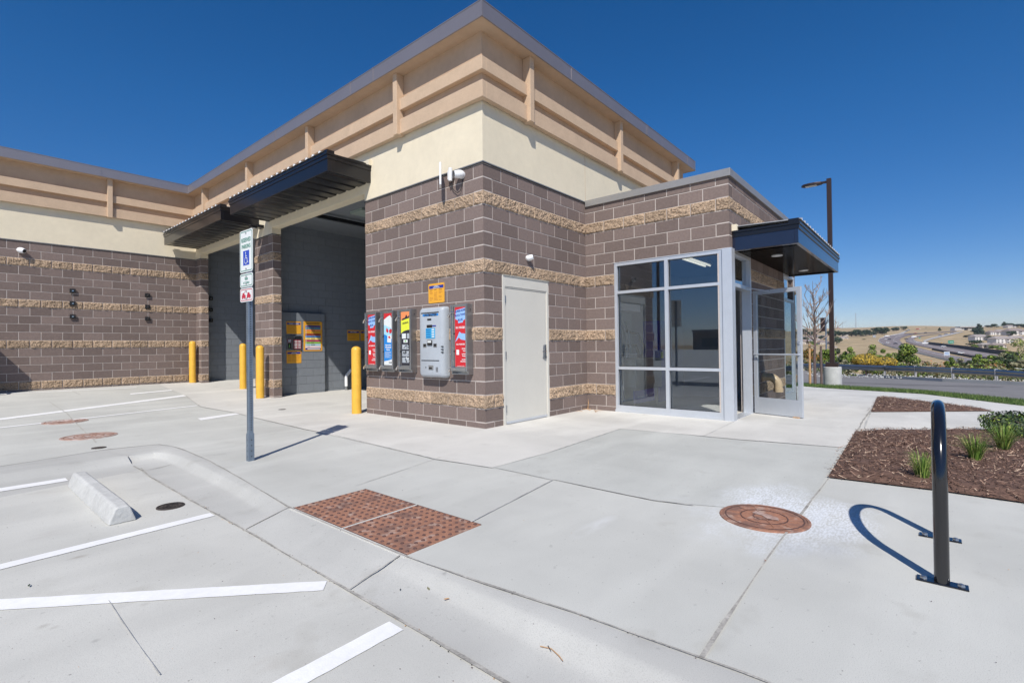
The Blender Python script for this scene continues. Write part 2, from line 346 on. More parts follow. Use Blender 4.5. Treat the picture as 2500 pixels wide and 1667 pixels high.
# back-of-kerb / crest / toe / pan stations (x,y,z)
ST=[]
def st(b,c,t,p,zb=0,zc=0,zt=LOT,zp=LOT): k=.667; ST.append(((*b,zb*k),(*c,zc*k),(*t,zt if zt==LOT else zt*k),(*p,zp if zp==LOT else zp*k)))
st((-60,2.55),(-60,2.10),(-60,1.96),(-60,1.35)); st((-4.9,2.53),(-4.9,2.10),(-4.9,1.96),(-4.9,1.33)); st((-4.0,2.74),(-3.9,2.10),(-3.9,1.96),(-3.93,1.5))
st((-3.9,2.74),(-3.84,2.10),(-3.82,1.94),(-3.87,1.55)); st((-3.87,2.74),(-3.82,2.16),(-3.80,2.08),(-3.86,1.54)); st((-3.5,2.66),(-3.56,2.18),(-3.57,2.09),(-3.80,1.56)); st((-3.4,2.6),(-3.49,2.05),(-3.53,1.92),(-3.84,1.45))
st((-3.33,2.35),(-3.46,1.75),(-3.52,1.62),(-3.86,1.35)); st((-3.31,2.0),(-3.45,1.4),(-3.52,1.35),(-3.86,1.1)); st((-3.34,1.0),(-3.46,.95),(-3.53,.9),(-3.86,.7))
st((-3.42,0),(-3.485,0),(-3.55,-.02),(-3.87,-.1),0,-.02); st((-3.50,-.8),(-3.53,-.8),(-3.60,-.8),(-3.87,-.8),0,-.02,-.08); st((-3.545,-1.25),(-3.56,-1.25),(-3.70,-1.25),(-3.87,-1.25),0,-.005,-.055)
st((-3.55,-1.9),(-3.57,-1.9),(-3.70,-1.9),(-3.88,-1.9),0,-.007,-.055); st((-3.55,-2.62),(-3.57,-2.62),(-3.70,-2.62),(-3.89,-2.62),0,-.007,-.055); st((-3.54,-2.85),(-3.57,-2.85),(-3.64,-2.85),(-3.895,-2.85),0,-.02,-.09)
st((-3.50,-3.3),(-3.57,-3.3),(-3.64,-3.3),(-3.90,-3.3),0,-.008,-.115); st((-3.45,-3.8),(-3.57,-3.8),(-3.67,-3.8),(-3.91,-3.8)); st((-3.41,-4.5),(-3.58,-4.5),(-3.69,-4.5),(-3.93,-4.5)); st((-3.42,-7),(-3.6,-7),(-3.72,-7),(-3.96,-7)); st((-3.42,-40),(-3.6,-40),(-3.72,-40),(-3.96,-40))
back=[(a[0][0],a[0][1]) for a in ST]; pan=[(a[3][0],a[3][1]) for a in ST]
kb=MB(); SS=[]
for A,B in zip(ST,ST[1:]):
    n=max(1,int(min(8,math.hypot(B[1][0]-A[1][0],B[1][1]-A[1][1])/.15)))
    for i in range(n): SS.append([tuple(p+(q-p)*i/n for p,q in zip(a,b)) for a,b in zip(A,B)])
SS.append([tuple(a) for a in ST[-1]])
rows=[]
for b,c,t,p in SS:
    c=Vector(c);b=Vector(b);t=Vector(t);p=Vector(p)
    r1=(c*.9+b*.1); r2=c*.75+t*.25; r2.z=c.z*.85+t.z*.15; r3=c*.25+t*.75; r3.z=c.z*.22+t.z*.78; r4=t*.92+p*.08
    rows.append([b,r1,r2,r3,r4,p])
vs=[v for r in rows for v in r]
kb.add(vs,[(i*6+j,(i+1)*6+j,(i+1)*6+j+1,i*6+j+1) for i in range(len(rows)-1) for j in range(5)],'kerb_concrete')
ko=struct(kb.build('kerb',smooth=True))
me=ko.data; me.update()
if me.polygons[0].normal.z<0: me.flip_normals()
hx=[(a,b) for a,b in [(11.25,-1.5),(11.3,3),(11.3,60)]]
gn=[P(*z6(x,y)) for x,y in ((2350,1245),(1300,1120),(300,1060),(50,1040))]
gf=[P(*z6(x,y)) for x,y in ((2350,1190),(1300,1090),(700,1055),(300,1025))]
gn=[(p.x,p.y) for p in gn]; gf=[(p.x,p.y) for p in gf]
def ext(a,b,k): return (b[0]+(b[0]-a[0])*k,b[1]+(b[1]-a[1])*k)
gn=[ext(gn[1],gn[0],2.2)]+gn+[(gn[-1][0]+.4,5),(gn[-1][0]+.4,60)]; gf=[ext(gf[1],gf[0],2.2)]+gf+[(gf[-1][0]+.4,5),(gf[-1][0]+.4,60)]
drape('sidewalk',back+[(gn[0][0],-40)]+gn+[(-60,60)],'walk_concrete',0,cx=xc,cy=yc)
drape('parking_lot',pan+[(-60,-40)],'lot_concrete',0,fn=lotf)
ap=[P(*q) for q in [z3(930,137),z3(1000,190),z3(1170,220),z3(1600,320)]+[(x*DD,y*DD) for x,y in ((1000,1055),(1130,1075),(1260,1040),(1425,985),(1560,997),(1700,1010),(1960,1030))]]
ap=[(p.x,p.y) for p in ap]
drape('pavement_apron',[(-1.0,11.95)]+ap+[(2.8,-4.3),(4.16,-5.98),(gn[1][0]-.6,-7.3),(gn[2][0]-.02,gn[2][1]),(gn[3][0]-.02,gn[3][1]),(gn[4][0]-.02,gn[4][1]),(gn[4][0],1),(7.7,1),(7.7,11.95)],'apron_concrete',.004,cx=xc,cy=yc)
SL=[P(*q) for q in (z5(350,93),z5(0,200),z5(-340,280),z5(0,350),z5(530,460),z5(1250,520),z5(1440,215),z5(1100,170))]
drape('sidewalk_slab',[(p.x,p.y) for p in SL],'slab_concrete',.003)
def strip(pts,w,m,mb,off=.006,fn=H,wav=0):
    pts=[Vector((p[0],p[1])) for p in pts]; q=[]
    for a,b in zip(pts,pts[1:]):
        n=max(1,int((b-a).length/.25)); q+=[a+(b-a)*i/n for i in range(n)]
    q.append(pts[-1]); L_=[];R_=[]
    for i,p in enumerate(q):
        d=(q[min(i+1,len(q)-1)]-q[max(i-1,0)]).normalized(); n=Vector((-d.y,d.x)); ww=w/2*(1+wav*random.uniform(-.6,.9)); p=p+n*wav*random.uniform(-.003,.003)
        L_.append((p.x+n.x*ww,p.y+n.y*ww)); R_.append((p.x-n.x*ww,p.y-n.y*ww))
    for i in range(len(q)-1):
        c=[L_[i],R_[i],R_[i+1],L_[i+1]]; mb.add([(x,y,fn(x,y)+off) for x,y in c],[(0,1,2,3)],m)
jt=MB()
def J(px,w=.011,m='joint',fn=H,off=.0075): strip([tuple(P(*q,fn=fn))[:2] for q in px],w,m,jt,off,fn,1)
DP=lambda *l:[(x*DD,y*DD) for x,y in l]
J([z3(930,137),z3(1000,190),z3(1170,220),z3(1600,320)]); J(DP((770,1000),(1000,1055),(1130,1075)),.012,'joint_light'); J(DP((1130,1075),(1260,1040),(1425,985),(1560,997),(1700,1010),(1960,1030)),.008,'joint_light')
J([z4(600,240),z4(1180,45)],.009); J([z4(1380,485),z4(1936,200)],.009,'joint_light'); J([z4(1560,120),z4(1936,200)],.008,'joint_light')
J([z5(0,350),z5(500,455),z5(700,480)],.008); J([z5(1380,340),z5(1140,650),z5(940,940),z5(740,1240)],.011); J([z5(1380,340),z5(1515,120),z5(1590,0)],.016,'joint',off=.013); J(DP((1985,990),(2015,912)),.02,'joint_light',off=.013)
J([z5(905,60),z5(750,135)],.007,'joint_light'); J(DP((1930,945),(2000,952),(2110,953)),.006,'joint_light')
strip([b for b in back if -10<b[0]],.009,'joint',jt,.006,H,1); 
strip([(-3.81,1.62)]+pan[8:-1],.011,'joint',jt,.007,lotf,1)
strip([(-3.55,-1.27),(-3.87,-1.27)],.01,'joint',jt,.006,lambda x,y:(x+3.55)/.32*.08,1)
strip([(-3.55,-2.66),(-3.89,-2.66)],.008,'joint',jt,.006,lambda x,y:(x+3.55)/.34*.075,1)
strip([(-4.6,-3.23),(-7,-3.24)],.006,'joint',jt,.008,lotf,1); strip([tuple(P(*q,fn=lotf))[:2] for q in (z3(540,1160),z3(800,1530))],.003,'joint_light',jt,.006,lotf,1)
J([z3(245,165),z3(330,220),z3(480,370)],.007); J([z3(1000,440),z3(1130,425)],.006); J([z3(360,112),z3(400,130)],.006)
J([z3(668,487),z3(715,512),z3(790,495),z3(855,479)],.010,'joint',lotf)
toe_=[(r[3].x,r[3].y) for r in rows if r[3].y<-3 and r[3].y>-9]
0 and strip(toe,.012,'joint_light',jt,LOT+.025,lambda x,y:0,1.6)
struct(jt.build('pavement_joints'))
pm=MB()
def lot(px): return tuple(P(*px,fn=lotf))[:2]
def paint(pts,fn,off=.004):
    # quadrilateral given clockwise, subdivided lengthwise with a slightly ragged edge
    a,b,c,d=[Vector((p[0],p[1])) for p in pts]; n=max(2,int((b-a).length/.06))
    for i in range(n):
        def e(p,q,t,j): 
            v=p+(q-p)*t; random.seed(hash((round(v.x,4),round(v.y,4),j))&0xffff); return v+(d-a).normalized()*random.uniform(-.0025,.0025)
        q=[e(a,b,i/n,0),e(a,b,(i+1)/n,0),e(d,c,(i+1)/n,1),e(d,c,i/n,1)]
        pm.add([(v.x,v.y,fn(v.x,v.y)+off) for v in q],[(0,1,2,3)],'road_paint')
paint([(-3.89,-.66),(-9,-.80),(-9,-.91),(-3.89,-.765)],lotf)
a=lot(z3(1632,1060)); b=lot(z3(1612,1108)); c=lot(z3(0,1205)); d=lot(z3(0,1152))
paint([a,ext(a,d,.35),ext(b,c,.35),b],lotf)
a=lot(z4(830,1155)); b=lot(z4(925,1212)); 
paint([(a[0],a[1]),(-9,a[1]-.06),(-9,b[1]-.06),(b[0],b[1])],lotf)
paint([(-4.42,1.74),(-9,1.80),(-9,1.60),(-4.42,1.57)],lotf)
def UQ(*px): return [tuple(P(*q))[:2] for q in px]
a,b=UQ(z3(0,127),z3(680,92)); paint([b,ext(b,a,2),(ext(b,a,2)[0],ext(b,a,2)[1]-.1),(b[0],b[1]-.1)],H)
paint(UQ(z3(890,102),z3(650,124),z3(650,129),z3(895,106)),H)
a,b,c,d=UQ(z3(0,248),z3(915,131),z3(930,137),z3(0,257)); paint([b,ext(b,a,1),ext(c,d,1),c],H)
a,b=UQ(z3(0,293),z3(980,183)); paint([b,ext(b,a,1),(ext(b,a,1)[0],ext(b,a,1)[1]-.1),(b[0],b[1]-.1)],H)
paint(UQ(z3(1300,205),z3(985,248),z3(1005,258),z3(1315,208)),H)
random.seed(11)
struct(pm.build('painted_lines'))
# ---------------------------------------------------------------- far terrain, road, grass
gb=MB(); xs=[-4000,-400,-70,-30,0,8,12,16,20,26,32,38,39.5,40.5,42,45,50,60,75,90,105,123,200,300,400,507,580,650,740,827,950,1080,1275,1450,1620,1787,1900,2100,2600,4000]
ys=[-4000,-2000,-1200,-800,-500,-300,-150,-80,-40,-20,-10,-5,0,5,10,20,40,80,150,300,500,800,1200,2000,4000]
def TZ(x,y):
    if x<12: z=-.9
    else: z=H(x,-9)-(.18 if x<41 else 0)
    if x>1700: z+= 5*math.sin(y*.006)+3*math.sin(y*.017+1)
    if x<-400: z=-3
    return z
n=len(ys); gb.add([(x,y,TZ(x,y)) for x in xs for y in ys],[(i*n+j,(i+1)*n+j,(i+1)*n+j+1,i*n+j+1) for i in range(len(xs)-1) for j in range(n-1)],'dry_grass')
struct(gb.build('ground',smooth=True))
kf=[P(*z6(x,y)) for x,y in ((2350,1025),(1500,985),(900,950),(450,910))]; kf=[(p.x,p.y) for p in kf]; kf=[ext(kf[1],kf[0],2.0)]+kf+[ext(kf[2],kf[3],1.5),(kf[-1][0]+3,60)]
drape('access_road',gf+kf[::-1],'asphalt',-.02,cx=xc,cy=[-10,-8,-6,-4,-2,0,.5,1,1.5,2])
pa=MB(); strip([tuple(P(*z6(x,y)))[:2] for x,y in ((460,995),(1100,1018),(1800,1035),(2100,1040))],.45,'asphalt_dark',pa,-.014); struct(pa.build('road_patch'))
fk=MB()
for (a,b) in zip(kf,kf[1:]):
    a=Vector(a);b=Vector(b); d=(b-a).normalized(); n_=Vector((d.y,-d.x))*.16
    if n_.x<0: n_=-n_
    za,zb=H(*a),H(*b); vs=[]
    for p,z in ((a,za),(b,zb)): vs+=[(p.x,p.y,z-.1),(p.x+.01,p.y,z+.13),(p.x+n_.x,p.y+n_.y,z+.13),(p.x+n_.x,p.y+n_.y,z-.3)]
    fk.add(vs,[(0,1,5,4),(1,2,6,5),(2,3,7,6)],'kerb_concrete')
struct(fk.build('far_kerb'))
vb=MB(); 
pts=kf; 
for (a,b) in zip(pts,pts[1:]):
    for k in range(2):
        x0,x1=(.15,2.2) if k==0 else (2.2,6)
        vs=[(a[0]+x0,a[1],H(*a)+.06-(k*.06)),(b[0]+x0,b[1],H(*b)+.06-(k*.06)),(b[0]+x1,b[1],H(*b)-.05-.9*k),(a[0]+x1,a[1],H(*a)-.05-.9*k)]
        vb.add(vs,[(0,1,2,3)],'dry_grass')
struct(vb.build('verge'))
tf=MB()
for (a,b),(c,d) in zip(zip(gn,gn[1:]),zip(gf,gf[1:])):
    if a[1]>4: continue
    vs=[(*a,H(*a)+.02),(*b,H(*b)+.02),(*d,H(*d)+.02),(*c,H(*c)+.02)]; tf.add(vs,[(0,1,2,3)],'turf',.3)
    Ln=math.hypot(b[0]-a[0],b[1]-a[1])
    for _ in range(int(min(5,Ln)*1500)):
        s_,t_=random.random(),random.uniform(-.06,1.02); s_=s_*min(1,5/Ln)
        p=[(a[i]+(b[i]-a[i])*s_)*(1-t_)+(c[i]+(d[i]-c[i])*s_)*t_ for i in (0,1)]; z=H(*p)+.01; w=random.uniform(0,6.28); l=random.uniform(.03,.085); lx,ly=random.uniform(-.03,.03),random.uniform(-.03,.03)
        tf.add([(p[0]-.006*math.cos(w),p[1]-.006*math.sin(w),z),(p[0]+.006*math.cos(w),p[1]+.006*math.sin(w),z),(p[0]+lx,p[1]+ly,z+l)],[(0,1,2)],'turf',random.random())
struct(tf.build('grass_strip'),'stuff','narrow strip of mown green grass between sidewalk and road','grass')
# mulch beds
def bed(poly,nch,name):
    bm=bmesh.new(); bm.faces.new([bm.verts.new((x,y,0)) for x,y in poly])
    x0=min(p[0] for p in poly);x1=max(p[0] for p in poly);y0=min(p[1] for p in poly);y1=max(p[1] for p in poly)
    cs=.12
    c=x0
    while c<x1: c+=cs; bmesh.ops.bisect_plane(bm,geom=bm.verts[:]+bm.edges[:]+bm.faces[:],plane_co=(c,0,0),plane_no=(1,0,0))
    c=y0
    while c<y1: c+=cs; bmesh.ops.bisect_plane(bm,geom=bm.verts[:]+bm.edges[:]+bm.faces[:],plane_co=(0,c,0),plane_no=(0,1,0))
    def ed(x,y):
        best=9
        for i in range(len(poly)):
            a=Vector(poly[i]);b=Vector(poly[(i+1)%len(poly)]);p=Vector((x,y)); t=max(0,min(1,(p-a).dot(b-a)/(b-a).length_squared)); best=min(best,(p-a-(b-a)*t).length)
        return best
    def mz(x,y): return H(x,y)+.014+min(.05,ed(x,y)*.3)+.016*noise.noise(Vector((x*5,y*5,0)))*min(1,ed(x,y)*8)
    for v in bm.verts: v.co.z=mz(v.co.x,v.co.y)
    me=bpy.data.meshes.new(name); bm.to_mesh(me); 
    if me.polygons and me.polygons[0].normal.z<0: me.flip_normals()
    bm.free(); me.materials.append(M['mulch']); o=bpy.data.objects.new(name,me); COL.objects.link(o); struct(o)
    def inside(x,y):
        c=False
        for i in range(len(poly)):
            (xa,ya),(xb,yb)=poly[i],poly[i-1]
            if (ya>y)!=(yb>y) and x<(xb-xa)*(y-ya)/(yb-ya)+xa: c=not c
        return c
    mb=MB(); k=0
    while k<nch:
        x,y=random.uniform(x0,x1),random.uniform(y0,y1)
        if not inside(x,y) and not (ed(x,y)<.05 and random.random()<.12): continue
        if math.hypot(x-CAM.x,y-CAM.y)>8 and random.random()<.4 and nch>5000: k+=1; continue
        k+=1; l=random.choice([.014,.02,.03,.06])*random.uniform(.6,1.2); w=random.uniform(.003,.009); a=random.uniform(0,6.28); t=random.uniform(-.6,.6)
        dx,dy=math.cos(a)*l/2,math.sin(a)*l/2; nx,ny=-math.sin(a)*w/2,math.cos(a)*w/2; z=mz(x,y)+random.uniform(.002,.022); dz=t*l/2
        mb.add([(x-dx-nx,y-dy-ny,z-dz),(x+dx-nx*.6,y+dy-ny*.6,z+dz),(x+dx+nx*.6,y+dy+ny*.6,z+dz+.002),(x-dx+nx,y-dy+ny,z-dz+.003)],[(0,1,2,3)],'chip',random.random()**1.5)
    return mb,mz
m1=[tuple(P(x*DD,y*DD))[:2] for x,y in ((2015,912),(2282,945),(2000,947))]
B1=[m1[0],m1[1],m1[2]]
m2=[tuple(P(x*DD,y*DD))[:2] for x,y in ((1965,992),(1902,1098),(2150,1128),(2352,1157))]
B2=[(m2[0][0],m2[0][1]),(m2[1][0],m2[1][1]),(m2[2][0],m2[2][1]),ext(m2[2],m2[3],0),(-.15,-9.5),(5.6,-9.5),(4.9,-6.95),(4.16,-5.98)]
mb,_=bed(B1,6000,'mulch_bed'); struct(mb.build('mulch_chips'),'stuff','shredded brown bark chips in the small triangular bed by the path','mulch')
mb,MZ=bed(B2,36000,'mulch_bed'); struct(mb.build('mulch_chips'),'stuff','shredded brown bark chips covering the larger bed behind the bike rack','mulch')
# ================================================================ BUILDING
c_=.2032; b_=.4064; ZT=3.950; LW=12.08
bld=thing('car_wash_building','brown block and cream stucco self service car wash with glass corner entrance','building',(0,0,0))
def wall(fr,L,first_full,holes,name='block_wall',n0=0,n1=21,z_top=ZT,ext0=0,ext1=0,style='ext',label=None,core=.19):
    """fr: local x along wall, y up (0 = building datum), z outwards"""
    mb=MB(); ms,mt,mm=('brown_block','tan_split','mortar') if style=='ext' else ('grey_block','grey_block','grey_mortar')
    j=.006
    # core
    xs_=sorted(set(min(L,q) for q in [0,L]+[h[0] for h in holes]+[h[1] for h in holes])); zb=z_top-n1*c_
    zs_=sorted(set([zb,z_top]+[h[2] for h in holes if h[2]>zb]+[h[3] for h in holes if h[3]<z_top]))
    for a,b in zip(xs_,xs_[1:]):
        for c,d in zip(zs_,zs_[1:]):
            mx,mz=(a+b)/2,(c+d)/2
            if any(h[0]<mx<h[1] and h[2]<mz<h[3] for h in holes): continue
            mb.box((a,c,-core),(b,d,-.004),mm,fr)
    for n in range(n0,n1):
        z1=z_top-n*c_; z0=z1-c_; zm=(z0+z1)/2
        full=first_full if n%2==0 else not first_full
        s=0 if full else -b_/2
        split=(n%5==2) and style=='ext'
        while s<L-.01:
            a,b=max(s,0),min(s+b_,L); s+=b_
            segs=[(a,b)]
            for h in holes:
                if h[2]-.02<zm<h[3]-.02 or (h[2]<zm<h[3]):
                    ns=[]
                    for (p,q) in segs:
                        if q<=h[0] or p>=h[1]: ns.append((p,q)); continue
                        if p<h[0]-.03: ns.append((p,h[0]))
                        if q>h[1]+.03: ns.append((h[1],q))
                    segs=ns
            for (p,q) in segs:
                if q-p<.04: continue
                r=random.random(); jl=j if p>0 else 0; jr=j if q<L else 0
                if not split:
                    x0,x1,y0,y1=p+jl,q-jr,z0+j,z1-j; e=.0035; zf=.001 
                    V=[(x0,y0,-.004),(x1,y0,-.004),(x1,y1,-.004),(x0,y1,-.004),(x0+e*(jl>0),y0+e,zf),(x1-e*(jr>0),y0+e,zf),(x1-e*(jr>0),y1-e,zf),(x0+e*(jl>0),y1-e,zf)]
                    mb.add([fr@Vector(v) for v in V],[(4,5,6,7),(0,1,5,4),(1,2,6,5),(2,3,7,6),(3,0,4,7)],ms,r)
                else:
                    x0=p+jl-(ext0 if p<=0 else 0); x1=q-jr+(ext1 if q>=L else 0); y0,y1=z0+j,z1-j
                    nx=max(3,int((x1-x0)/.0205)); ny=10; V=[];Fc=[]; sd_=random.random()*50
                    for iy in range(ny+1):
                        for ix in range(nx+1):
                            X=x0+(x1-x0)*ix/nx;Y=y0+(y1-y0)*iy/ny
                            ed=min(ix,nx-ix,iy,ny-iy)
                            o=.011+.018*max(0,noise.noise(Vector((X*13,Y*16,sd_)))*.9+.45)+.016*noise.noise(Vector((X*48,Y*60,sd_)))+.006*(random.random()-.5)
                            if ed==0: o=.002
                            if (ext0 and p<=0 and ix==0) or (ext1 and q>=L and ix==nx): o=ext0 or ext1
                            V.append(fr@Vector((X,Y,max(.002,o))))
                    k=nx+1
                    Fc=[(iy*k+ix,iy*k+ix+1,(iy+1)*k+ix+1,(iy+1)*k+ix) for iy in range(ny) for ix in range(nx)]
                    o=len(V); V+= [fr@Vector(v) for v in ((x0,y0,-.004),(x1,y0,-.004),(x1,y1,-.004),(x0,y1,-.004))]
                    Fc+=[(o,o+1)+tuple(range(nx,-1,-1)),(o+1,o+2)+tuple(iy*k+nx for iy in range(ny,-1,-1)),(o+2,o+3)+tuple(ny*k+ix for ix in range(0,nx+1)),(o+3,o)+tuple(iy*k for iy in range(0,ny+1))]
                    mb.add(V,Fc,mt,r)
    o=mb.build(name,bld)
    if label: o['label']=label
    return o
O1=(3.048,6.90);O2=(7.88,11.66)
# A wall (faces -x), s=y measured leftwards -> frame X must be -y for outward -x; use start at the far end with reversed parity handled by L
# generic wall takes phase through first_full, so build A in mirrored frame (x along +y, outward -x) with flipped winding
def mframe(o,X,Y,Z):
    return Matrix(((X[0],Y[0],Z[0],o[0]),(X[1],Y[1],Z[1],o[1]),(X[2],Y[2],Z[2],o[2]),(0,0,0,1)))
def flip(o): o.data.flip_normals(); return o
fA=mframe((0,0,0),(0,1,0),(0,0,1),(-1,0,0))
flip(wall(fA,O1[0],False,[],ext0=.022)); flip(wall(fA,O2[0],False,[(0,O1[1],-2,4.2)])); flip(wall(fA,LW,False,[(0,O2[1],-2,4.2)]))
wall(FE(0,0,0),7*b_,True,[(.4064,1.60,-2,2.324)],ext0=.022)
flip_=wall(frame((7*b_,0,0),(0,-1,0),(0,0,1)),6.5*b_,True,[(.61,2.70,-2,ZT-6*c_)],ext1=.022)
YD=-6.5*b_
wall(FE(7*b_,0,YD),4.9,True,[(.135,1.19,-2,ZT-6*c_),(3.72,4.78,-2,ZT-6*c_)],ext0=.022)
flip(wall(mframe((0,LW,0),(-1,0,0),(0,0,1),(0,-1,0)),9,True,[],n1=20))
# returns of the piers
wall(FE(.0,0,O1[1]),.203,False,[],n1=21); wall(FE(.0,0,O2[1]),.203,False,[],n1=21)
flip(wall(mframe((.203,O1[0],0),(-1,0,0),(0,0,1),(0,1,0)),.2,False,[])); flip(wall(mframe((.203,O2[0],0),(-1,0,0),(0,0,1),(0,1,0)),.2,False,[]))
# bay interiors
wall(FE(.2,0,7.40),7.4,True,[],style='int',z_top=4.4,n1=22,name='bay_wall',core=.1)
wall(FE(.2,0,7.28),1.32,True,[],style='int',z_top=2.14,n1=11,name='bay_wall',core=.115)
wall(FE(.2,0,LW+.02),7.4,True,[],style='int',z_top=4.4,n1=22,name='bay_wall',core=.15)
mb=MB()
mb.box((.2,2.80,-.2),(7.6,3.047,4.4),'grey_block'); mb.box((.2,7.505,-.2),(7.6,7.62,4.4),'grey_block'); mb.box((7.6,2.8,-.3),(7.75,12.4,4.4),'grey_block'); mb.build('bay_wall',bld)
mb=MB(); mb.box((.2,2.8,4.36),(7.6,7.4,4.5),'grey_block'); mb.box((.2,7.6,4.36),(7.6,12.3,4.5),'grey_block'); mb.build('bay_ceiling',bld)
mb=MB(); 
for x in (.95,3.2,5.4): mb.box((x,4.6,4.30),(x+1.2,5.1,4.355),'ceil_panel')
for y in (3.6,5.6): mb.box((.3,y,4.22),(7.5,y+.08,4.30),'bronze')
mb.build('bay_light',bld)
# stucco
FZ=5.885; s=.012
mb=MB()
mb.box((-s,0-s,4.12),(.2,LW-.0,FZ),'cream_stucco')
for a,b in ((-s,O1[0]),(O1[1],O2[0]),(O2[1],LW)): mb.box((-s,a,ZT+.028),(.2,b,4.12),'cream_stucco')
mb.box((.2,-s,ZT+.028),(7.75,.19,FZ),'cream_stucco')
mb.box((-14,LW-s,ZT+.028),(-s,LW+.2,FZ),'cream_stucco')
mb.build('stucco_wall',bld)
mb=MB()   # control joints
mb.box((2.842,-s-.002,ZT+.03),(2.850,-s+.001,FZ),'tan_smooth'); mb.build('control_joint',bld)
mb=MB()   # flashing
for z0,z1,o_,m_ in ((ZT,ZT+.012,.020,'flash'),(ZT+.012,ZT+.028,.015,'coping_metal')):
    for a,b in ((-o_,O1[0]),(O1[1],O2[0]),(O2[1],LW)): mb.box((-o_,a,z0),(.1,b,z1),m_)
    mb.box((.1,-o_,z0),(2.845,.1,z1),m_); mb.box((-14,LW-o_,z0),(-o_,LW+.1,z1),m_)
mb.build('flashing',bld)
# frieze: panel, bands, posts
mb=MB()
def around(mb,d,z0,z1,m,end=.0):
    mb.box((-d,-d,z0),(0-s,LW-d,z1),m); mb.box((-s,-d,z0),(7.75+end,-s,z1),m); mb.box((-14,LW-d,z0),(-s,LW-s,z1),m)
    if end: mb.box((7.75,-s,z0),(7.75+end,8,z1),m)
around(mb,.032,4.88,FZ,'tan_stucco',.03); mb.build('frieze_panel',bld)
mb=MB()
for z0,z1 in ((4.86,5.11),(5.265,5.46)):
    d=.12; e=.0325
    mb.box((-d,-d,z0),(-e,LW-d,z1),'tan_smooth'); mb.box((-e,-d,z0),(7.82,-e,z1),'tan_smooth'); mb.box((-14,LW-d,z0),(-e,LW-e,z1),'tan_smooth')
mb.build('frieze_band',bld,bevel=.006)
def fpost(fr):
    mb=MB(); mb.box((-.055,0,.033),(.055,FZ-4.84,.185),'tan_smooth',fr); mb.build('frieze_post',bld,bevel=.006)
for y in (1.87,4.90,7.93,10.96): fpost(FA(y,4.84))
for x in (.99,4.04,7.08): fpost(FE(x,4.84,0))
for x in (-2.10,-5.13,-8.16): fpost(FE(x,4.84,LW))
# soffit and fascia
OV=.27; ZF=5.885; ZF2=6.115
mb=MB(); mb.box((-OV,-OV,ZF),(0,LW-OV,ZF+.02),'tan_stucco'); mb.box((0,-OV,ZF),(7.75+OV,0,ZF+.02),'tan_stucco'); mb.box((-14,LW-OV,ZF),(0,LW,ZF+.02),'tan_stucco'); mb.box((7.75,0,ZF),(7.75+OV,8,ZF+.02),'tan_stucco'); mb.build('soffit',bld)
def fas(fr,L,name='fascia'):
    mb=MB(); mb.box((0,0,0),(L,ZF2-ZF,.012),'fascia_metal',fr); mb.box((0,-.006,-.004),(L,.012,.018),'fascia_metal',fr); mb.box((0,ZF2-ZF-.004,-.10),(L,ZF2-ZF+.010,.018),'fascia_metal',fr); mb.build(name,bld,bevel=.002)
fas(FA(LW-OV,ZF,-OV),LW-OV+OV); fas(FE(-OV,ZF,-OV),7.75+2*OV); fas(frame((-14,LW-OV,ZF),(1,0,0),(0,0,1)),14-OV)
fas(frame((7.75+OV,-OV,ZF),(0,1,0),(0,0,1)),8)
for y in (-.275,2.36,3.08,6.11,9.12): mb=MB(); mb.box((-OV-.018,y-.012,ZF-.004),(-OV-.0125,y+.012,ZF2+.012),'fascia_metal'); mb.build('fascia_seam',bld)
for x in (2.01,5.05,7.46): mb=MB(); mb.box((x-.012,-OV-.018,ZF-.004),(x+.012,-OV-.0125,ZF2+.012),'fascia_metal'); mb.build('fascia_seam',bld)
for x in (-2.32,-5.3): mb=MB(); mb.box((x-.012,LW-OV-.018,ZF-.004),(x+.012,LW-OV-.0125,ZF2+.012),'fascia_metal'); mb.build('fascia_seam',bld)
mb=MB(); mb.box((-OV+.02,-OV+.02,ZF+.1),(7.9,LW+9,ZF2-.03),'flash'); mb.box((-14,LW-OV+.02,ZF+.1),(-OV,LW+9,ZF2-.03),'flash'); mb.box((7.55,0.2,-.4),(7.749,LW+8,5.88),'cream_stucco'); mb.box((-14,LW+.21,-.4),(7.7,LW+9,5.8),'cream_stucco'); mb.build('roof',bld)
# corner entrance roof + coping
XC=7*b_
mb=MB(); mb.box((XC+.15,YD+.15,3.70),(7.6,-.01,3.80),'coping_metal'); mb.build('roof',bld)
mb=MB()
mb.box((XC-.035,YD-.035,3.865),(XC+.21,-.022,3.985),'coping_metal'); mb.box((XC+.21,YD-.035,3.865),(7.78,YD+.21,3.985),'coping_metal'); mb.box((7.54,YD+.21,3.865),(7.78,-.02,3.985),'coping_metal')
mb.build('coping',bld,bevel=.004)
mb=MB(); mb.box((7.56,YD+.01,-.5),(7.745,0,3.86),'brown_block'); mb.build('block_wall',bld)
# entrance interior lining
mb=MB(); mb.box((XC+.20,-.10,-.3),(7.55,-.02,3.6),'interior_wall'); mb.box((7.44,YD+.2,-.3),(7.55,-.1,3.6),'interior_wall'); mb.box((XC+.2,YD+.2,2.95),(7.44,-.1,3.0),'interior_wall'); mb.build('interior_wall',bld)
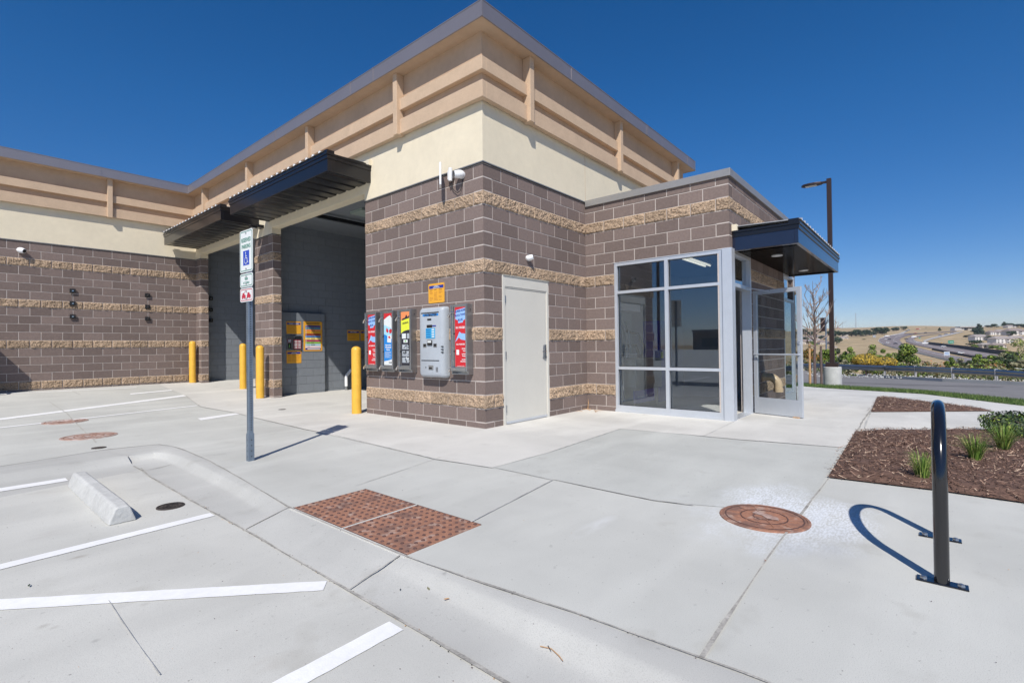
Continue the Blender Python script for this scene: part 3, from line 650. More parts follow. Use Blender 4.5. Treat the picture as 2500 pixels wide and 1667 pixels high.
# ---- awnings
def awning(fr,L,D,name='awning',lights=(),zt=0):
    """local x along the front, y up, z outwards; y=0 bottom of channel"""
    h=.285; m='bronze'; root=MB()
    root.box((0,0,D-.05),(L,h,D),m if not lights else 'bronze_blue',fr); root.box((0,0,0),(.05,h,D-.05),m if not lights else 'bronze_blue',fr); root.box((L-.05,0,0),(L,h,D-.05),m,fr)
    root.box((-.012,h-.07,0),(L+.012,h-.005,D+.014),m,fr) ; root.box((-.024,h-.005,0),(L+.024,h+.03,D+.028),m,fr); root.box((-.01,h+.03,D-.13),(L+.01,h+.085,D+.012),m,fr)
    o=root.build(name,bld,bevel=.004)
    mb=MB(); p=.34; x=.05; 
    while x<L-.06:
        w=min(p,L-.05-x); pr=[(x,.035),(x+w*.08,.010),(x+w*.72,.010),(x+w*.80,.032),(x+w*.97,.032),(x+w,.035)] if not lights else [(x,.035),(x+w*.04,.020),(x+w*.93,.020),(x+w*.96,.035)]
        for (a,b) in zip(pr,pr[1:]): mb.add([fr@Vector(v) for v in ((a[0],a[1],0),(b[0],b[1],0),(b[0],b[1],D-.05),(a[0],a[1],D-.05))],[(3,2,1,0)],'bronze' if not lights else 'bronze_soffit')
        x+=w if not lights else w*.5
        if lights: p=.16
    mb.box((.05,.05,0),(L-.05,.06,D-.05),'bronze',fr); mb.build('awning_underside',o)
    mb=MB(); x=0
    while x<L-.1:     # ribbed deck on top, rib ends showing at the front edge
        y0,y1=h+.064,h+.095
        pr=[(x,0),(x+.06,.0),(x+.085,.032),(x+.125,.032),(x+.15,0),(x+.23,0)]
        for (a,b) in zip(pr,pr[1:]): mb.add([fr@Vector(v) for v in ((a[0],y1+a[1],0),(b[0],y1+b[1],0),(b[0],y0+b[1],D+.035),(a[0],y0+a[1],D+.035))],[(0,3,2,1)],'deck')
        mb.add([fr@Vector(v) for v in ((x+.06,y0,D+.035),(x+.085,y0+.032,D+.035),(x+.125,y0+.032,D+.035),(x+.15,y0,D+.035))],[(3,2,1,0)],'white')
        x+=.23
    mb.build('awning_deck',o)
    mb=MB(); mb.box((-.03,h+.03,0),(.05,h+.13,.08),'cream_stucco',fr); mb.box((L-.05,h+.03,0),(L+.03,h+.13,.08),'cream_stucco',fr); mb.build('ledger',o)
    for (lx,lz) in lights:
        mb=MB(); mb.lathe([(.085,-.012),(.085,0),(.075,.004),(.07,-.006)],fr@Vector((lx,.016,lz)),'white',24); l=mb.build('downlight',o,smooth=True)
    return o
awning(FA(7.06,4.275),7.06-2.84,.88); awning(FA(11.84,4.265),11.84-7.60,.88)
awning(FE(2.99,2.70,YD),4.15,.93,lights=((1.05,.42),(3.35,.42)))
# ---- service door in the B wall
mb=MB(); fr=FE(.4064,0,0)
W_=1.1936
mb.box((0,-.2,-.06),(.05,2.322,.012),'door_paint',fr); mb.box((W_-.05,-.2,-.06),(W_,2.322,.012),'door_paint',fr); mb.box((.05,2.15,-.06),(W_-.05,2.322,.012),'door_paint',fr)
mb.box((.05,-.2,-.06),(W_-.05,.004,-.0),'galv',fr); mb.box((0,2.322,-.01),(W_,2.330,.03),'door_paint',fr); mb.box((.05,2.13,-.055),(W_-.05,2.149,.004),'door_paint',fr)
df=mb.build('door_frame',bld,bevel=.003)
mb=MB(); mb.box((.055,.03,-.045),(W_-.055,2.128,-.004),'door_paint',fr); dr=mb.build('door',bld,bevel=.003)
mb=MB(); mb.box((.06,.012,-.05),(W_-.06,.05,.006),'alu',fr); mb.build('door_sweep',dr)
for z in (.25,1.08,1.95):
    mb=MB(); mb.tube([fr@Vector((.05,z-.055,.012)),fr@Vector((.05,z+.055,.012))],.009,'steel'); mb.box((.052,z-.055,-.003),(.085,z+.055,.002),'steel',fr); mb.build('hinge',dr)
mb=MB(); hx_=W_-.13
mb.box((hx_-.025,1.02,-.004),(hx_+.025,1.22,.004),'steel',fr); mb.tube([fr@Vector((hx_,1.13,.0)),fr@Vector((hx_,1.13,.05)),fr@Vector((hx_-.04,1.13,.06)),fr@Vector((hx_-.12,1.125,.06))],.010,'chrome'); mb.tube([fr@Vector((hx_,1.19,.0)),fr@Vector((hx_,1.19,.015))],.02,'chrome'); mb.box((hx_-.01,1.0,.0),(hx_+.045,1.24,.018),'steel',fr); mb.build('handle',dr,bevel=.002)
# ---- storefront glazing
AL='alu'
fc=frame((XC,0,0),(0,-1,0),(0,0,1))
zw=ZT-6*c_
mb=MB()
g0=.0
for a,b in ((.61,.66),(1.565,1.625),(2.475,2.53)): mb.box((a,g0,-.11),(b,zw-.005,.004),AL,fc)
for a,b in ((g0-.1,.12),(.775,.825),(2.155,2.205),(2.665,zw-.004)): 
    mb.box((.66,a,-.108),(1.565,b,.002),AL,fc); mb.box((1.625,a,-.108),(2.475,b,.002),AL,fc)
mb.box((.60,zw-.012,-.11),(2.54,zw-.002,.012),AL,fc); mb.box((.60,-.1,-.12),(2.54,.045,.014),AL,fc)
mb.build('window_frame',bld,bevel=.002)
mb=MB(); mb.box((2.531,-.15,-.137),(2.679,zw,.035),AL,fc); mb.build('corner_post',bld,bevel=.003)
for a,b in ((.66,1.565),(1.625,2.475)):
    for c,d in ((.12,.775),(.825,2.155),(2.205,2.665)):
        mb=MB(); mb.box((a,c,-.068),(b,d,-.060),'glass_tint',fc); mb.build('glass_pane',bld)
        mb=MB(); e=.008
        mb.box((a,c,-.060),(a+e,d,-.05),'rubber',fc); mb.box((b-e,c,-.060),(b,d,-.05),'rubber',fc); mb.box((a+e,c,-.060),(b-e,c+e,-.05),'rubber',fc); mb.box((a+e,d-e,-.060),(b-e,d,-.05),'rubber',fc); mb.build('gasket',bld)
fd=FE(XC,0,YD)
def entrance(x0,x1,closed,zb=0):
    mb=MB(); 
    for a,b in ((x0,x0+.05),(x1-.055,x1)): mb.box((a,zb-.1,-.14),(b,zw-.004,.006),AL,fd); mb.box((a+.012,zb-.1,-.10),(b-.012+.02*(a==x0)-.0,zw-.05,-.06),AL,fd)
    mb.box((x0+.05,2.14,-.14),(x1-.055,2.20,.004),AL,fd); mb.box((x0+.05,zw-.06,-.14),(x1-.055,zw-.004,.004),AL,fd)
    if closed: mb.box((x0+.05,zb,-.05),(x1-.055,zb+.30,-.01),AL,fd); mb.box((x0+.05,zb+.3,-.05),(x0+.11,2.14,-.01),AL,fd); mb.box((x1-.12,zb+.3,-.05),(x1-.055,2.14,-.01),AL,fd)
    mb.build('door_frame',bld,bevel=.002)
    mb=MB(); mb.box((x0+.05,2.2,-.07),(x1-.055,zw-.06,-.062),'glass_tint',fd); mb.build('transom_glass',bld)
    if closed: mb=MB(); mb.box((x0+.11,zb+.3,-.035),(x1-.12,2.14,-.028),'glass_tint',fd); mb.build('glass_pane',bld)
entrance(.145,1.185,False); entrance(3.72,4.78,True,-.17)
mb=MB(); mb.box((.15,-.12,-.15),(1.18,.014,.02),'alu',fd); mb.build('threshold',bld)
# open leaf
hp=Vector((XC+1.15,YD-.035,0)); tip=Vector((3.735,-3.455,0)); dX=(tip-hp).normalized(); LL=(tip-hp).length
lf=frame(hp,dX,(0,0,1))      # outward normal = X x Z
ODz=-.045
mb=MB(); st_=.065
mb.box((0,.015,ODz),(st_,2.13,0),AL,lf); mb.box((LL-st_,.015,ODz),(LL,2.13,0),AL,lf); mb.box((st_,.015,ODz),(LL-st_,.29,0),AL,lf); mb.box((st_,2.06,ODz),(LL-st_,2.13,0),AL,lf)
leaf=mb.build('entrance_door',bld,bevel=.003)
mb=MB(); mb.box((st_,.29,-.026),(LL-st_,2.06,-.019),'glass_clear',lf); mb.build('glass_pane',leaf)
mb=MB(); 
for zz in (.045,): mb.tube([lf@Vector((.03,1.03,.0)),lf@Vector((.03,1.03,zz)),lf@Vector((LL-.03,1.03,zz)),lf@Vector((LL-.03,1.03,0))],.013,AL)
mb.tube([lf@Vector((.03,1.03,ODz)),lf@Vector((.03,1.03,ODz-.045)),lf@Vector((LL-.03,1.03,ODz-.045)),lf@Vector((LL-.03,1.03,ODz))],.013,AL)
mb.build('push_bar',leaf,smooth=True)
mb=MB(); 
for sg in (.008,ODz-.008): mb.lathe([(.018,-.008),(.018,.008)],lf@Vector((LL-.03,1.22,sg)),'chrome',16,frame((0,0,0),(1,0,0),(0,0,1)).to_3x3().to_4x4() )
mb.build('lock',leaf)
mb=MB(); mb.tube([fd@Vector((.75,2.16,.03)),lf@Vector((.30,2.10,-.02))],.010,AL,8); mb.lathe([(.022,0),(.022,.03)],lf@Vector((.30,2.10,-.02)),'steel',12); mb.build('door_closer',leaf)
mb=MB(); mb.box((LL-.14,.0,ODz-.03),(LL-.05,.02,.03),'wood',lf); tag(mb.build('door_wedge'),'small wooden wedge holding the glass entrance door open','door wedge')
# interior of the wash room
it=thing('dog_wash_station','stainless steel self service dog wash tub seen through the left panes','dog wash',(4.2,-.6,0))
mb=MB(); mb.box((3.35,-.75,.35),(4.55,-.12,.95),'steel'); mb.box((3.42,-.68,.951),(4.48,-.2,.955),'dark'); mb.build('tub',it,bevel=.02)
for x in (3.4,4.4): mb=MB(); mb.box((x,-.7,-.05),(x+.08,-.2,.35),'steel'); mb.build('leg',it)
mb=MB(); mb.tube([(3.18,-.55,0),(3.18,-.55,1.0)],.055,'chrome',16); mb.build('post',it,smooth=True)
mb=MB(); mb.box((3.3,-.22,.95),(4.3,-.12,2.05),'machine_grey'); mb.box((3.3,-.42,1.9),(4.3,-.22,2.06),'white'); mb.build('back_panel',it,bevel=.01)
mb=MB()
for k in range(4): mb.tube([(3.45+.16*k,-.25,1.7),(3.43+.16*k,-.34,1.5),(3.47+.16*k,-.36,1.15),(3.5+.16*k,-.3,.95)],.018,'machine_grey',8)
mb.tube([(3.95,-.25,1.5),(4.2,-.4,1.45),(4.35,-.45,1.2),(4.3,-.4,.9)],.025,'dark',8); mb.tube([(3.9,-.25,1.2),(4.1,-.4,1.2),(4.2,-.42,1.0),(4.2,-.4,.8)],.035,'dark',8); mb.build('hose',it,smooth=True)
mb=MB(); f2=FE(3.16,.24,-.80); mb.box((0,-.12,0),(.88,.12,.02),'interior_blue',f2); mb.build('sign_panel',it); text('evolution dog wash',.085,f2,(.46,0,.022),'white',it)
mb=MB(); mb.box((3.02,-.95,.45),(3.03,-.25,1.05),'acrylic'); mb.box((3.02,-.95,1.05),(3.032,-.25,1.06),'white'); mb.build('splash_guard',it)
mat_inv(it)
vd=thing('wash_room_kiosk','dark blue pay kiosk standing beside the tub inside the glazed room','kiosk',(4.9,-.4,0))
mb=MB(); mb.box((5.02,-.5,-.1),(5.36,-.12,1.75),'interior_blue'); mb.build('cabinet',vd,bevel=.01); mb=MB(); mb.box((5.10,-.515,.92),(5.20,-.5,1.06),'p_yel'); mb.build('notice',vd); mat_inv(vd)
cl=thing('ceiling_light','twin tube fluorescent light under the wash room ceiling','ceiling light',(4.2,-1.4,2.9))
mb=MB(); mb.box((3.9,-1.6,2.86),(5.2,-1.42,2.949),'white'); mb.build('housing',cl); 
for y in (-1.57,-1.47): mb=MB(); mb.tube([(3.93,y,2.84),(5.17,y,2.84)],.016,'lamp_glow',10); mb.build('tube',cl)
mat_inv(cl)
# ================================================================ THINGS ON THE WALLS
def vend(yr,label,style):
    t=thing('towel_vending_box',label,'vending box',(0,yr+.18,.8),'stainless vending boxes on the wall beside the bay')
    fr=FA(yr+.36,.80); w,h,d=.36,1.065,.13
    mb=MB(); mb.box((0,.06,0),(w,h,d-.02),'steel',fr); mb.box((.0,.0,0),(w,.06,.012),'steel',fr); mb.box((0,0,.012),(.014,.06,d-.02),'steel',fr); mb.box((w-.014,0,.012),(w,.06,d-.02),'steel',fr); mb.box((.014,.0,d-.04),(w-.014,.012,d-.02),'steel',fr); mb.build('cabinet',t,bevel=.003)
    mb=MB(); mb.box((.012,.05,d-.019),(w,h-.004,d),'steel',fr); mb.box((.012,.05,d),(.03,h-.004,d+.012),'steel',fr); mb.box((w-.03,.05,d),(w,h-.004,d+.006),'steel',fr); mb.box((.03,h-.03,d),(w-.03,h-.004,d+.006),'steel',fr)
    mb.box((.03,.055,d),(w-.03,.10,d+.012),'steel',fr); mb.box((.075,.10,d),(.083,h-.03,d+.004),'dark',fr); dr=mb.build('front_door',t,bevel=.002)
    for z in (.09,.93):
        mb=MB(); mb.tube([fr@Vector((.1,z+.01,d+.01)),fr@Vector((.05,z+.02,d+.016)),fr@Vector((0,z,d+.01)),fr@Vector((-.045,z-.035,d-.005))],.009,'chrome',8); mb.tube([fr@Vector((-.02,z-.01,d)),fr@Vector((-.055,z-.045,d-.01))],.017,'chrome',10); mb.build('hasp',t,smooth=True)
    mb=MB()
    for z in (.35,.62): mb.lathe([(.012,0),(.012,.012)],fr@Vector((.088,z,d)),'dark',12,frame((0,0,0),(0,-1,0),(0,0,1)))
    for z in (.2,.4,.6,.8,.98): mb.box((.036,z,d),(.07,z+.006,d+.004),'chrome',fr)
    mb.build('bolts',t)
    px0,px1,pz0,pz1=.105,.345,.118,1.02; pz=d+.002; pw=px1-px0; ph=pz1-pz0
    fp=fr@Matrix.Translation((px0,pz0,pz)); mb=MB()
    def rc(x0,y0,x1,y1,m,z=.001): mb.box((x0*pw,y0*ph,z-.0008),(x1*pw,y1*ph,z),m,fp)
    def pg(pts,m,z=.0015): mb.add([fp@Vector((x*pw,y*ph,z)) for x,y in pts],[tuple(range(len(pts)))],m)
    if style=='towel':
        rc(0,0,1,1,'p_red'); pg([(.06,.86),(.1,.95),(.95,.985),(.97,.88),(1,.80),(.75,.77),(.72,.74),(.3,.73),(.28,.78),(.05,.80)],'p_sky'); 
        pg([(.02,.42),(.42,.59),(.62,.55),(.05,.42)],'p_sky',.0018); pg([(.3,.5),(.62,.56),(.98,.55),(.95,.44),(.55,.455)],'p_sky',.0016); rc(.12,.20,.36,.285,'white',.002)
    elif style=='glass':
        rc(0,0,1,1,'sign_white'); pg([(0,.0),(0,.60),(1,.5),(1,.12),(0,.05)],'p_blue'); pg([(0,.60),(0,.78),(1,.70),(1,.52),(.5,.55)],'p_cyan',.0012); pg([(0,1),(1,1),(1,.88),(.75,.96),(.4,.93),(0,.88)],'p_red'); pg([(0,0),(1,0),(1,.11),(0,.07)],'sign_white',.002)
        pg([(.25,.66),(.32,.72),(.45,.70),(.55,.66),(.5,.62),(.35,.63)],'p_red',.002); pg([(.6,.66),(.75,.70),(.95,.68),(.9,.62),(.7,.60)],'p_red',.002); pg([(.4,.52),(.45,.58),(.92,.57),(.85,.43),(.38,.44)],'sign_white',.0022); pg([(.5,.55),(.7,.56),(.8,.52),(.6,.51)],'p_red',.0026)
    else:
        rc(0,0,1,1,'ink'); pg([(0,.60),(.3,.64),(.7,.66),(1,.66),(1,1),(0,1)],'p_yel'); pg([(0,1),(1,1),(1,.88),(0,.84)],'p_org',.002); pg([(.1,.84),(.9,.88),(.92,.93),(.75,.90),(.6,.95),(.45,.89),(.12,.87)],'ink',.0025); rc(.1,.50,.55,.595,'sign_white',.002); rc(.66,.50,.92,.595,'machine_grey',.002); rc(.27,.425,.73,.48,'sign_white',.002); rc(.42,.44,.58,.465,'p_grn',.003)
        for k,(y0,y1) in enumerate(((.30,.39),(.17,.27),(.05,.15))):
            rc(.12,y0,.85,y1,'machine_grey',.002)
            for q in range(9): a,b=random.uniform(.14,.75),random.uniform(y0,y1-.02); pg([(a,b),(a+random.uniform(.05,.3),b+.01),(min(.84,a+random.uniform(.05,.2)),b+.035)],random.choice(['ink','sign_white','dark']),.0028)
    mb.build('poster',t)
    T=lambda b,s,x,y,m,**k: text(b,s,fp,(x*pw,y*ph,.003),m,t,**k)
    if style=='towel':
        T('SUPER-SORB',.042,.5,.935,'navy',bold=.001,rot=R(7),xs=.95); T('TRUCK TOWEL',.045,.5,.865,'navy',bold=.001,rot=R(5),xs=.82); T('BLUE',.045,.5,.785,'navy',bold=.001,rot=R(5)); T("It's HUGE!",.045,.5,.655,'white',bold=.0012); T('ALL PURPOSE',.030,.5,.375,'white',bold=.0008)
        for k,(a,b) in enumerate((('EXTRA','Large'),('EXTRA','Strong'),('EXTRA','Absorbent'))): T(a,.026,.95,.30-.09*k,'white',bold=.0008,align='RIGHT'); T(b,.026,.95,.27-.09*k,'white',bold=.0008,align='RIGHT')
        T('One Guaranteed Quality',.016,.5,.012,'white')
    elif style=='glass':
        T('Automotive',.034,.5,.385,'white',bold=.0012); T('Windshield',.036,.5,.34,'white',bold=.0012); T('Cleaner',.034,.5,.295,'white',bold=.0012); T('$1.00',.036,.74,.045,'ink',bold=.0012)
        for k in range(7): mb=MB(); mb.box((.12*pw,(.25-.018*k)*ph,.002),((.85-.2*(k%3==2))*pw,(.255-.018*k)*ph,.0028),'sign_white',fp); mb.build('lettering',t)
    else: T('ORIGINAL',.038,.5,.79,'ink',bold=.0012,rot=R(8),xs=.95); 
    text('7',.06,frame((0,yr-.001,.80),(1,0,0),(0,0,1)),(-.055,.965,.001),'ink',t)
    mat_inv(t)
vend(2.54,'stainless vending box with red truck towel poster, leftmost beside the bay opening','towel')
vend(2.05,'stainless vending box with blue and white windshield cleaner poster','glass')
vend(1.565,'stainless vending box with yellow and black poster left of the payment machine','black')
vend(.24,'stainless vending box with red truck towel poster right of the payment machine','towel')
# payment machine
pm_=thing('payment_machine','grey moulded payment machine with blue keypad between the vending boxes','payment machine',(0,1.0,.73))
fr=FA(1.34,.73); w,h,d=.59,1.13,.15
mb=MB(); mb.prism(rrect(0,0,w,h,.05),0,.05,'machine_grey',fr); mb.build('back_shell',pm_,bevel=.01)
mb=MB(); V=[];
for (e,z) in ((0.0,.05),(.005,.10),(.03,.14),(.05,.15)): V.append([fr@Vector((x,y,z)) for x,y in rrect(e*.9,e,w-e*1.3,h-e,.05)])
n=len(V[0]); mb.add([p for r_ in V for p in r_],[(i*n+j,i*n+(j+1)%n,(i+1)*n+(j+1)%n,(i+1)*n+j) for i in range(3) for j in range(n)]+[tuple(3*n+j for j in range(n))],'machine_grey'); mb.build('front_shell',pm_,smooth=True)
mb=MB()
def pr(x0,y0,x1,y1,m,z0=.149,z1=.153): mb.box((x0,y0,z0),(x1,y1,z1),m,fr)
pr(.07,1.03,.50,1.045,'dark'); pr(.07,.27,.50,.283,'dark'); pr(.225,.915,.32,.945,'dark'); pr(.21,.80,.34,.845,'dark'); pr(.345,.815,.43,.835,'navy'); pr(.12,.49,.20,.545,'steel',.149,.157); pr(.13,.50,.19,.54,'dark',.149,.158); pr(.37,.49,.45,.545,'steel',.149,.157); pr(.38,.50,.44,.54,'dark',.149,.158); pr(.23,.52,.34,.60,'dark',.149,.165); pr(.24,.56,.33,.59,'sign_white',.149,.166); pr(.25,.13,.36,.20,'steel',.149,.156); pr(.26,.14,.33,.17,'dark',.149,.157); pr(.17,.155,.185,.175,'dark')
for k in range(3):
    pr(.51,.40+.045*k,.575,.415+.045*k,'dark',.125,.146); pr(.002,.40+.045*k,.022,.415+.045*k,'dark',.09,.125)
for i in range(3):
    for k in range(4): pr(.42+.018*i,.10+.02*k,.432+.018*i,.112+.02*k,'iron')
mb.box((.065,.62,.148),(.505,.632,.152),'iron',fr) if False else None
mb.build('slots',pm_)
mb=MB(); mb.box((.19,.63,.149),(.41,.79,.156),'keypad',fr); mb.build('keypad',pm_)
mb=MB()
for k in range(4):
    mb.box((.335,.645+.037*k,.156),(.395,.665+.037*k,.158),'sign_white',fr)
    for i in range(4): mb.box((.205+.027*i,.648+.037*k,.156),(.222+.027*i,.662+.037*k,.158),'navy',fr)
mb.build('buttons',pm_)
mb=MB(); mb.box((.11,.985,.149),(.49,1.02,.152),'p_blue',fr); mb.build('badge',pm_); text('PAYMASTER',.055,fr,(.30,1.0,.1535),'ink',pm_,bold=.0015,shear=.3)
mat_inv(pm_)
def notice(name,label,fr,w,h,head,cols=3,group=None,rows=6):
    t=thing(name,label,'instruction sign',fr@Vector((w/2,0,0)),group)
    mb=MB(); mb.prism(rrect(0,0,w,h,.012),.002,.007,'orange',fr); mb.build('panel',t)
    mb=MB(); mb.box((.018,h*.74,.007),(w-.018,h*.90,.0076),'navy',fr); mb.build('header',t)
    for k,(b,s_) in enumerate(head): text(b,s_,fr,(w/2,h*(.82+(.035 if len(head)>1 else 0)-.07*k),.0085),'sign_white',t,bold=.0006)
    mb=MB()
    for c in range(cols):
        x0=.03+c*(w-.05)/cols; x1=x0+(w-.05)/cols*.8
        for k in range(rows):
            if random.random()<.2 and k: continue
            y=h*(.68-.6*k/rows); e=x1-random.uniform(0,.4)*(x1-x0); mb.box((x0,y-h*.012,.007),(e,y+h*.010,.0075),'brown_ink' if k else 'ink',fr)
    mb.build('text_lines',t)
    mb=MB()
    for x in (.012,w-.012):
        for y in (.012,h-.012): mb.lathe([(.005,0),(.004,.003)],fr@Vector((x,y,.007)),'chrome',8,fr.to_3x3().to_4x4())
    mb.build('screws',t); mat_inv(t)
notice('instruction_sign','small orange sign with blue header above the payment machine',FA(1.25,1.935),.385,.315,[('PayMaster',.026),('INSTRUCTIONS',.022)],3,rows=9)
notice('instruction_sign','orange sign with blue header above the bay coin box',FE(.495,1.60,7.28),.38,.315,[('INSERT COINS',.04)],1,'orange signs in the wash bay')
notice('instruction_sign','orange sign with blue header below the bay coin box',FE(.495,.86,7.28),.38,.315,[('PayMaster',.024),('INSTRUCTIONS',.02)],3,'orange signs in the wash bay')
notice('instruction_sign','shaded orange sign on the deep bay wall, left of a pair',FE(2.265,1.43,7.40),.385,.30,[('SPOT FREE',.04)],1,'orange signs in the wash bay')
notice('instruction_sign','shaded orange sign on the deep bay wall, right of a pair',FE(2.685,1.43,7.40),.385,.30,[('SPOT FREE',.04)],1,'orange signs in the wash bay')
# rainbow menu sign
fr=FE(.938,1.16,7.28); w,h=.51,.77
t=thing('wash_menu_sign','tall orange menu sign with rainbow coloured stripes in the wash bay','menu sign',fr@Vector((w/2,0,0)))
mb=MB(); mb.prism(rrect(0,0,w,h,.03),.002,.008,'orange',fr); mb.build('panel',t)
bands=['navy','p_teal','p_org','orange','p_mar','p_blue','p_ltyel','p_mag','p_grn','p_cyan','p_pink','navy']; mb=MB(); bh=(h*.86-.02)/12
for k,m_ in enumerate(bands):
    y=h*.87-bh*(k+1); mb.box((.045,y+.004,.008),(w-.045,y+bh-.004,.0088),m_,fr)
mb.build('stripes',t)
mb=MB()
for k in range(12):
    y=h*.87-bh*(k+.5); 
    if k<11: mb.box((.055,y-.012,.0088),(.075,y+.012,.0092),'sign_white',fr); mb.box((.10,y-.003,.0088),(.17,y+.003,.0092),'ink',fr)
    if k<10: mb.box((.20,y-.007,.0088),(.20+random.uniform(.08,.16),y+.007,.0092),'ink',fr)
for y in (h*.955,h*.91): mb.box((.07,y-.006,.008),(w-.07,y+.006,.0086),'ink',fr)
mb.box((.10,h*.87-bh*11.7,.0088),(w-.07,h*.87-bh*11.3,.0092),'sign_white',fr)
mb.build('text_lines',t); mat_inv(t)
# bay coin box
fr=FE(.49,1.19,7.28); t=thing('coin_box','stainless coin and card box with red selector panel in the bay','coin box',fr@Vector((.19,0,0)))
mb=MB(); mb.box((0,0,0),(.385,.37,.03),'steel',fr); mb.build('face',t,bevel=.003)
mb=MB(); mb.box((.17,.03,.03),(.37,.27,.036),'p_mar',fr); mb.build('selector',t)
mb=MB(); 
for k in range(6): mb.box((.185,.05+.035*k,.036),(.27,.066+.035*k,.038),'sign_white',fr); mb.box((.29,.05+.035*k,.036),(.355,.066+.035*k,.038),'sign_white',fr)
mb.box((.02,.19,.03),(.12,.28,.036),'p_mar',fr); mb.box((.03,.20,.036),(.11,.27,.038),'machine_grey',fr); mb.box((.03,.05,.03),(.10,.17,.045),'dark',fr); mb.box((.05,.07,.045),(.065,.15,.047),'p_grn',fr); mb.box((.20,.285,.03),(.37,.31,.05),'dark',fr); mb.box((.2,.33,.03),(.37,.345,.06),'chrome',fr)
mb.build('buttons',t); mat_inv(t)
# pipe and vacuum gear in the bay
t=thing('wall_pipe','white elbow pipe rising from the bay floor to a grey diagonal pipe','pipe',(2.2,7.3,0))
mb=MB(); mb.tube([(2.15,7.28,0),(2.15,7.28,.18)],.045,'steel',14); mb.build('base_pipe',t,smooth=True)
mb=MB(); mb.tube([(2.15,7.28,.16),(2.15,7.28,.42),(2.17,7.28,.48),(2.3,7.28,.62)],.042,'white_plastic',14); mb.build('elbow',t,smooth=True)
mb=MB(); mb.tube([(2.3,7.28,.62),(2.75,7.28,1.08),(3.1,7.28,1.4)],.035,'steel',12); mb.build('diagonal_pipe',t,smooth=True); mat_inv(t)
# hose hangers
hk=None
def hanger(x,z,y,label):
    t=thing('mat_hanger',label,'mat hanger',(x,y,z),'black clip plates on the block walls')
    mb=MB(); mb.box((-.06,-.045,-.055),(.06,-.02,.055),'dark'); mb.box((-.03,-.02,-.03),(.03,0,.03),'dark'); mb.build('plate',t,bevel=.003); mb=MB(); mb.lathe([(.014,-.03),(.010,-.012)],(0,0,0),'chrome',10,Matrix.Rotation(R(90),4,'X')@Matrix.Scale(-1,4,(0,0,1)) if False else None) if False else mb.box((-.018,-.06,-.012),(.018,-.045,.012),'chrome'); mb.build('clip',t)
    return t
for i,x in enumerate((-2.855,-1.235)):
    for k,z in enumerate((2.80,2.47,2.13)): hanger(x,z,LW-.002,'black square clip, %s of the %s column on the left brown wall'%(('topmost','middle','lowest')[k],('left','right')[i]))
for k,z in enumerate((2.82,2.47,2.14)): 
    hanger(.40,z,LW+.018,'black square clip, %s of the column inside the far bay'%('topmost','middle','lowest')[k])
# cameras
def turret(loc,out,aim,label,sc=1.0):
    t=thing('security_camera',label,'security camera',loc); out=Vector(out).normalized(); aim=Vector(aim).normalized()
    q=out.to_track_quat('Z','Y').to_matrix().to_4x4(); mb=MB(); mb.lathe([(.055*sc,0),(.058*sc,.03*sc),(.045*sc,.045*sc)],(0,0,0),'white_plastic',20,q); mb.build('mount',t,smooth=True)
    q=aim.to_track_quat('Z','Y').to_matrix().to_4x4(); mb=MB(); c=out*.06*sc; mb.lathe([(.02*sc,-.065*sc),(.045*sc,-.055*sc),(.06*sc,-.02*sc),(.060*sc,.02*sc),(.050*sc,.07*sc),(.044*sc,.078*sc)],c,'white_plastic',24,q); mb.build('body',t,smooth=True)
    mb=MB(); mb.lathe([(.040*sc,.0785*sc),(.036*sc,.082*sc)],c,'dark',20,q); mb.build('lens',t,smooth=True); return t
turret((0,.43,3.86),(-1,0,.0),(-.8,.55,-.08),'white turret security camera beside the flat panel antenna near the corner',1.05)
turret((-3.82,LW,3.72),(0,-1,0),(.62,-.75,-.25),'white security camera on the left block wall under the stucco',1.15)
turret((1.04,0,2.66),(0,-1,0),(.45,-.8,.25),'small white round camera on the wall above the cream door',.8)
t=thing('wifi_antenna','white flat panel antenna with dangling cable beside the corner camera','antenna',(0,.72,3.85))
mb=MB(); mb.box((-.10,-.016,3.72),(.10,.016,4.07),'white_plastic',Matrix.Translation((-.16,.76,0))@Matrix.Rotation(R(48),4,'Z')); mb.build('panel',t,bevel=.01)
mb=MB(); mb.tube([(-.07,.63,3.80),(-.07,.63,4.0)],.03,'white_plastic',14); mb.box((-.075,.655,3.83),(-.045,.69,3.97),'white_plastic'); mb.box((-.045,.60,3.84),(0,.66,3.96),'steel'); mb.build('bracket',t,bevel=.003)
mb=MB(); mb.tube([(-.05,.63,3.81),(-.04,.63,3.72),(-.03,.60,3.66),(-.03,.52,3.60),(-.03,.45,3.62),(-.02,.42,3.72),(-.01,.43,3.8)],.006,'rubber',8); mb.build('cable',t,smooth=True); mat_inv(t)
# wall pack light at the pillar
t=thing('wall_pack_light','dark wall light on the pillar between the two bays','wall light',(0,7.45,4.1))
mb=MB(); mb.box((-.16,7.32,4.17),(0,7.55,4.24),'bronze'); mb.box((-.30,7.36,4.15),(-.16,7.51,4.21),'bronze'); mb.build('housing',t,bevel=.01); mb=MB(); mb.box((-.28,7.38,4.14),(-.18,7.49,4.149),'lamp_lens'); mb.build('lens',t); mat_inv(t)
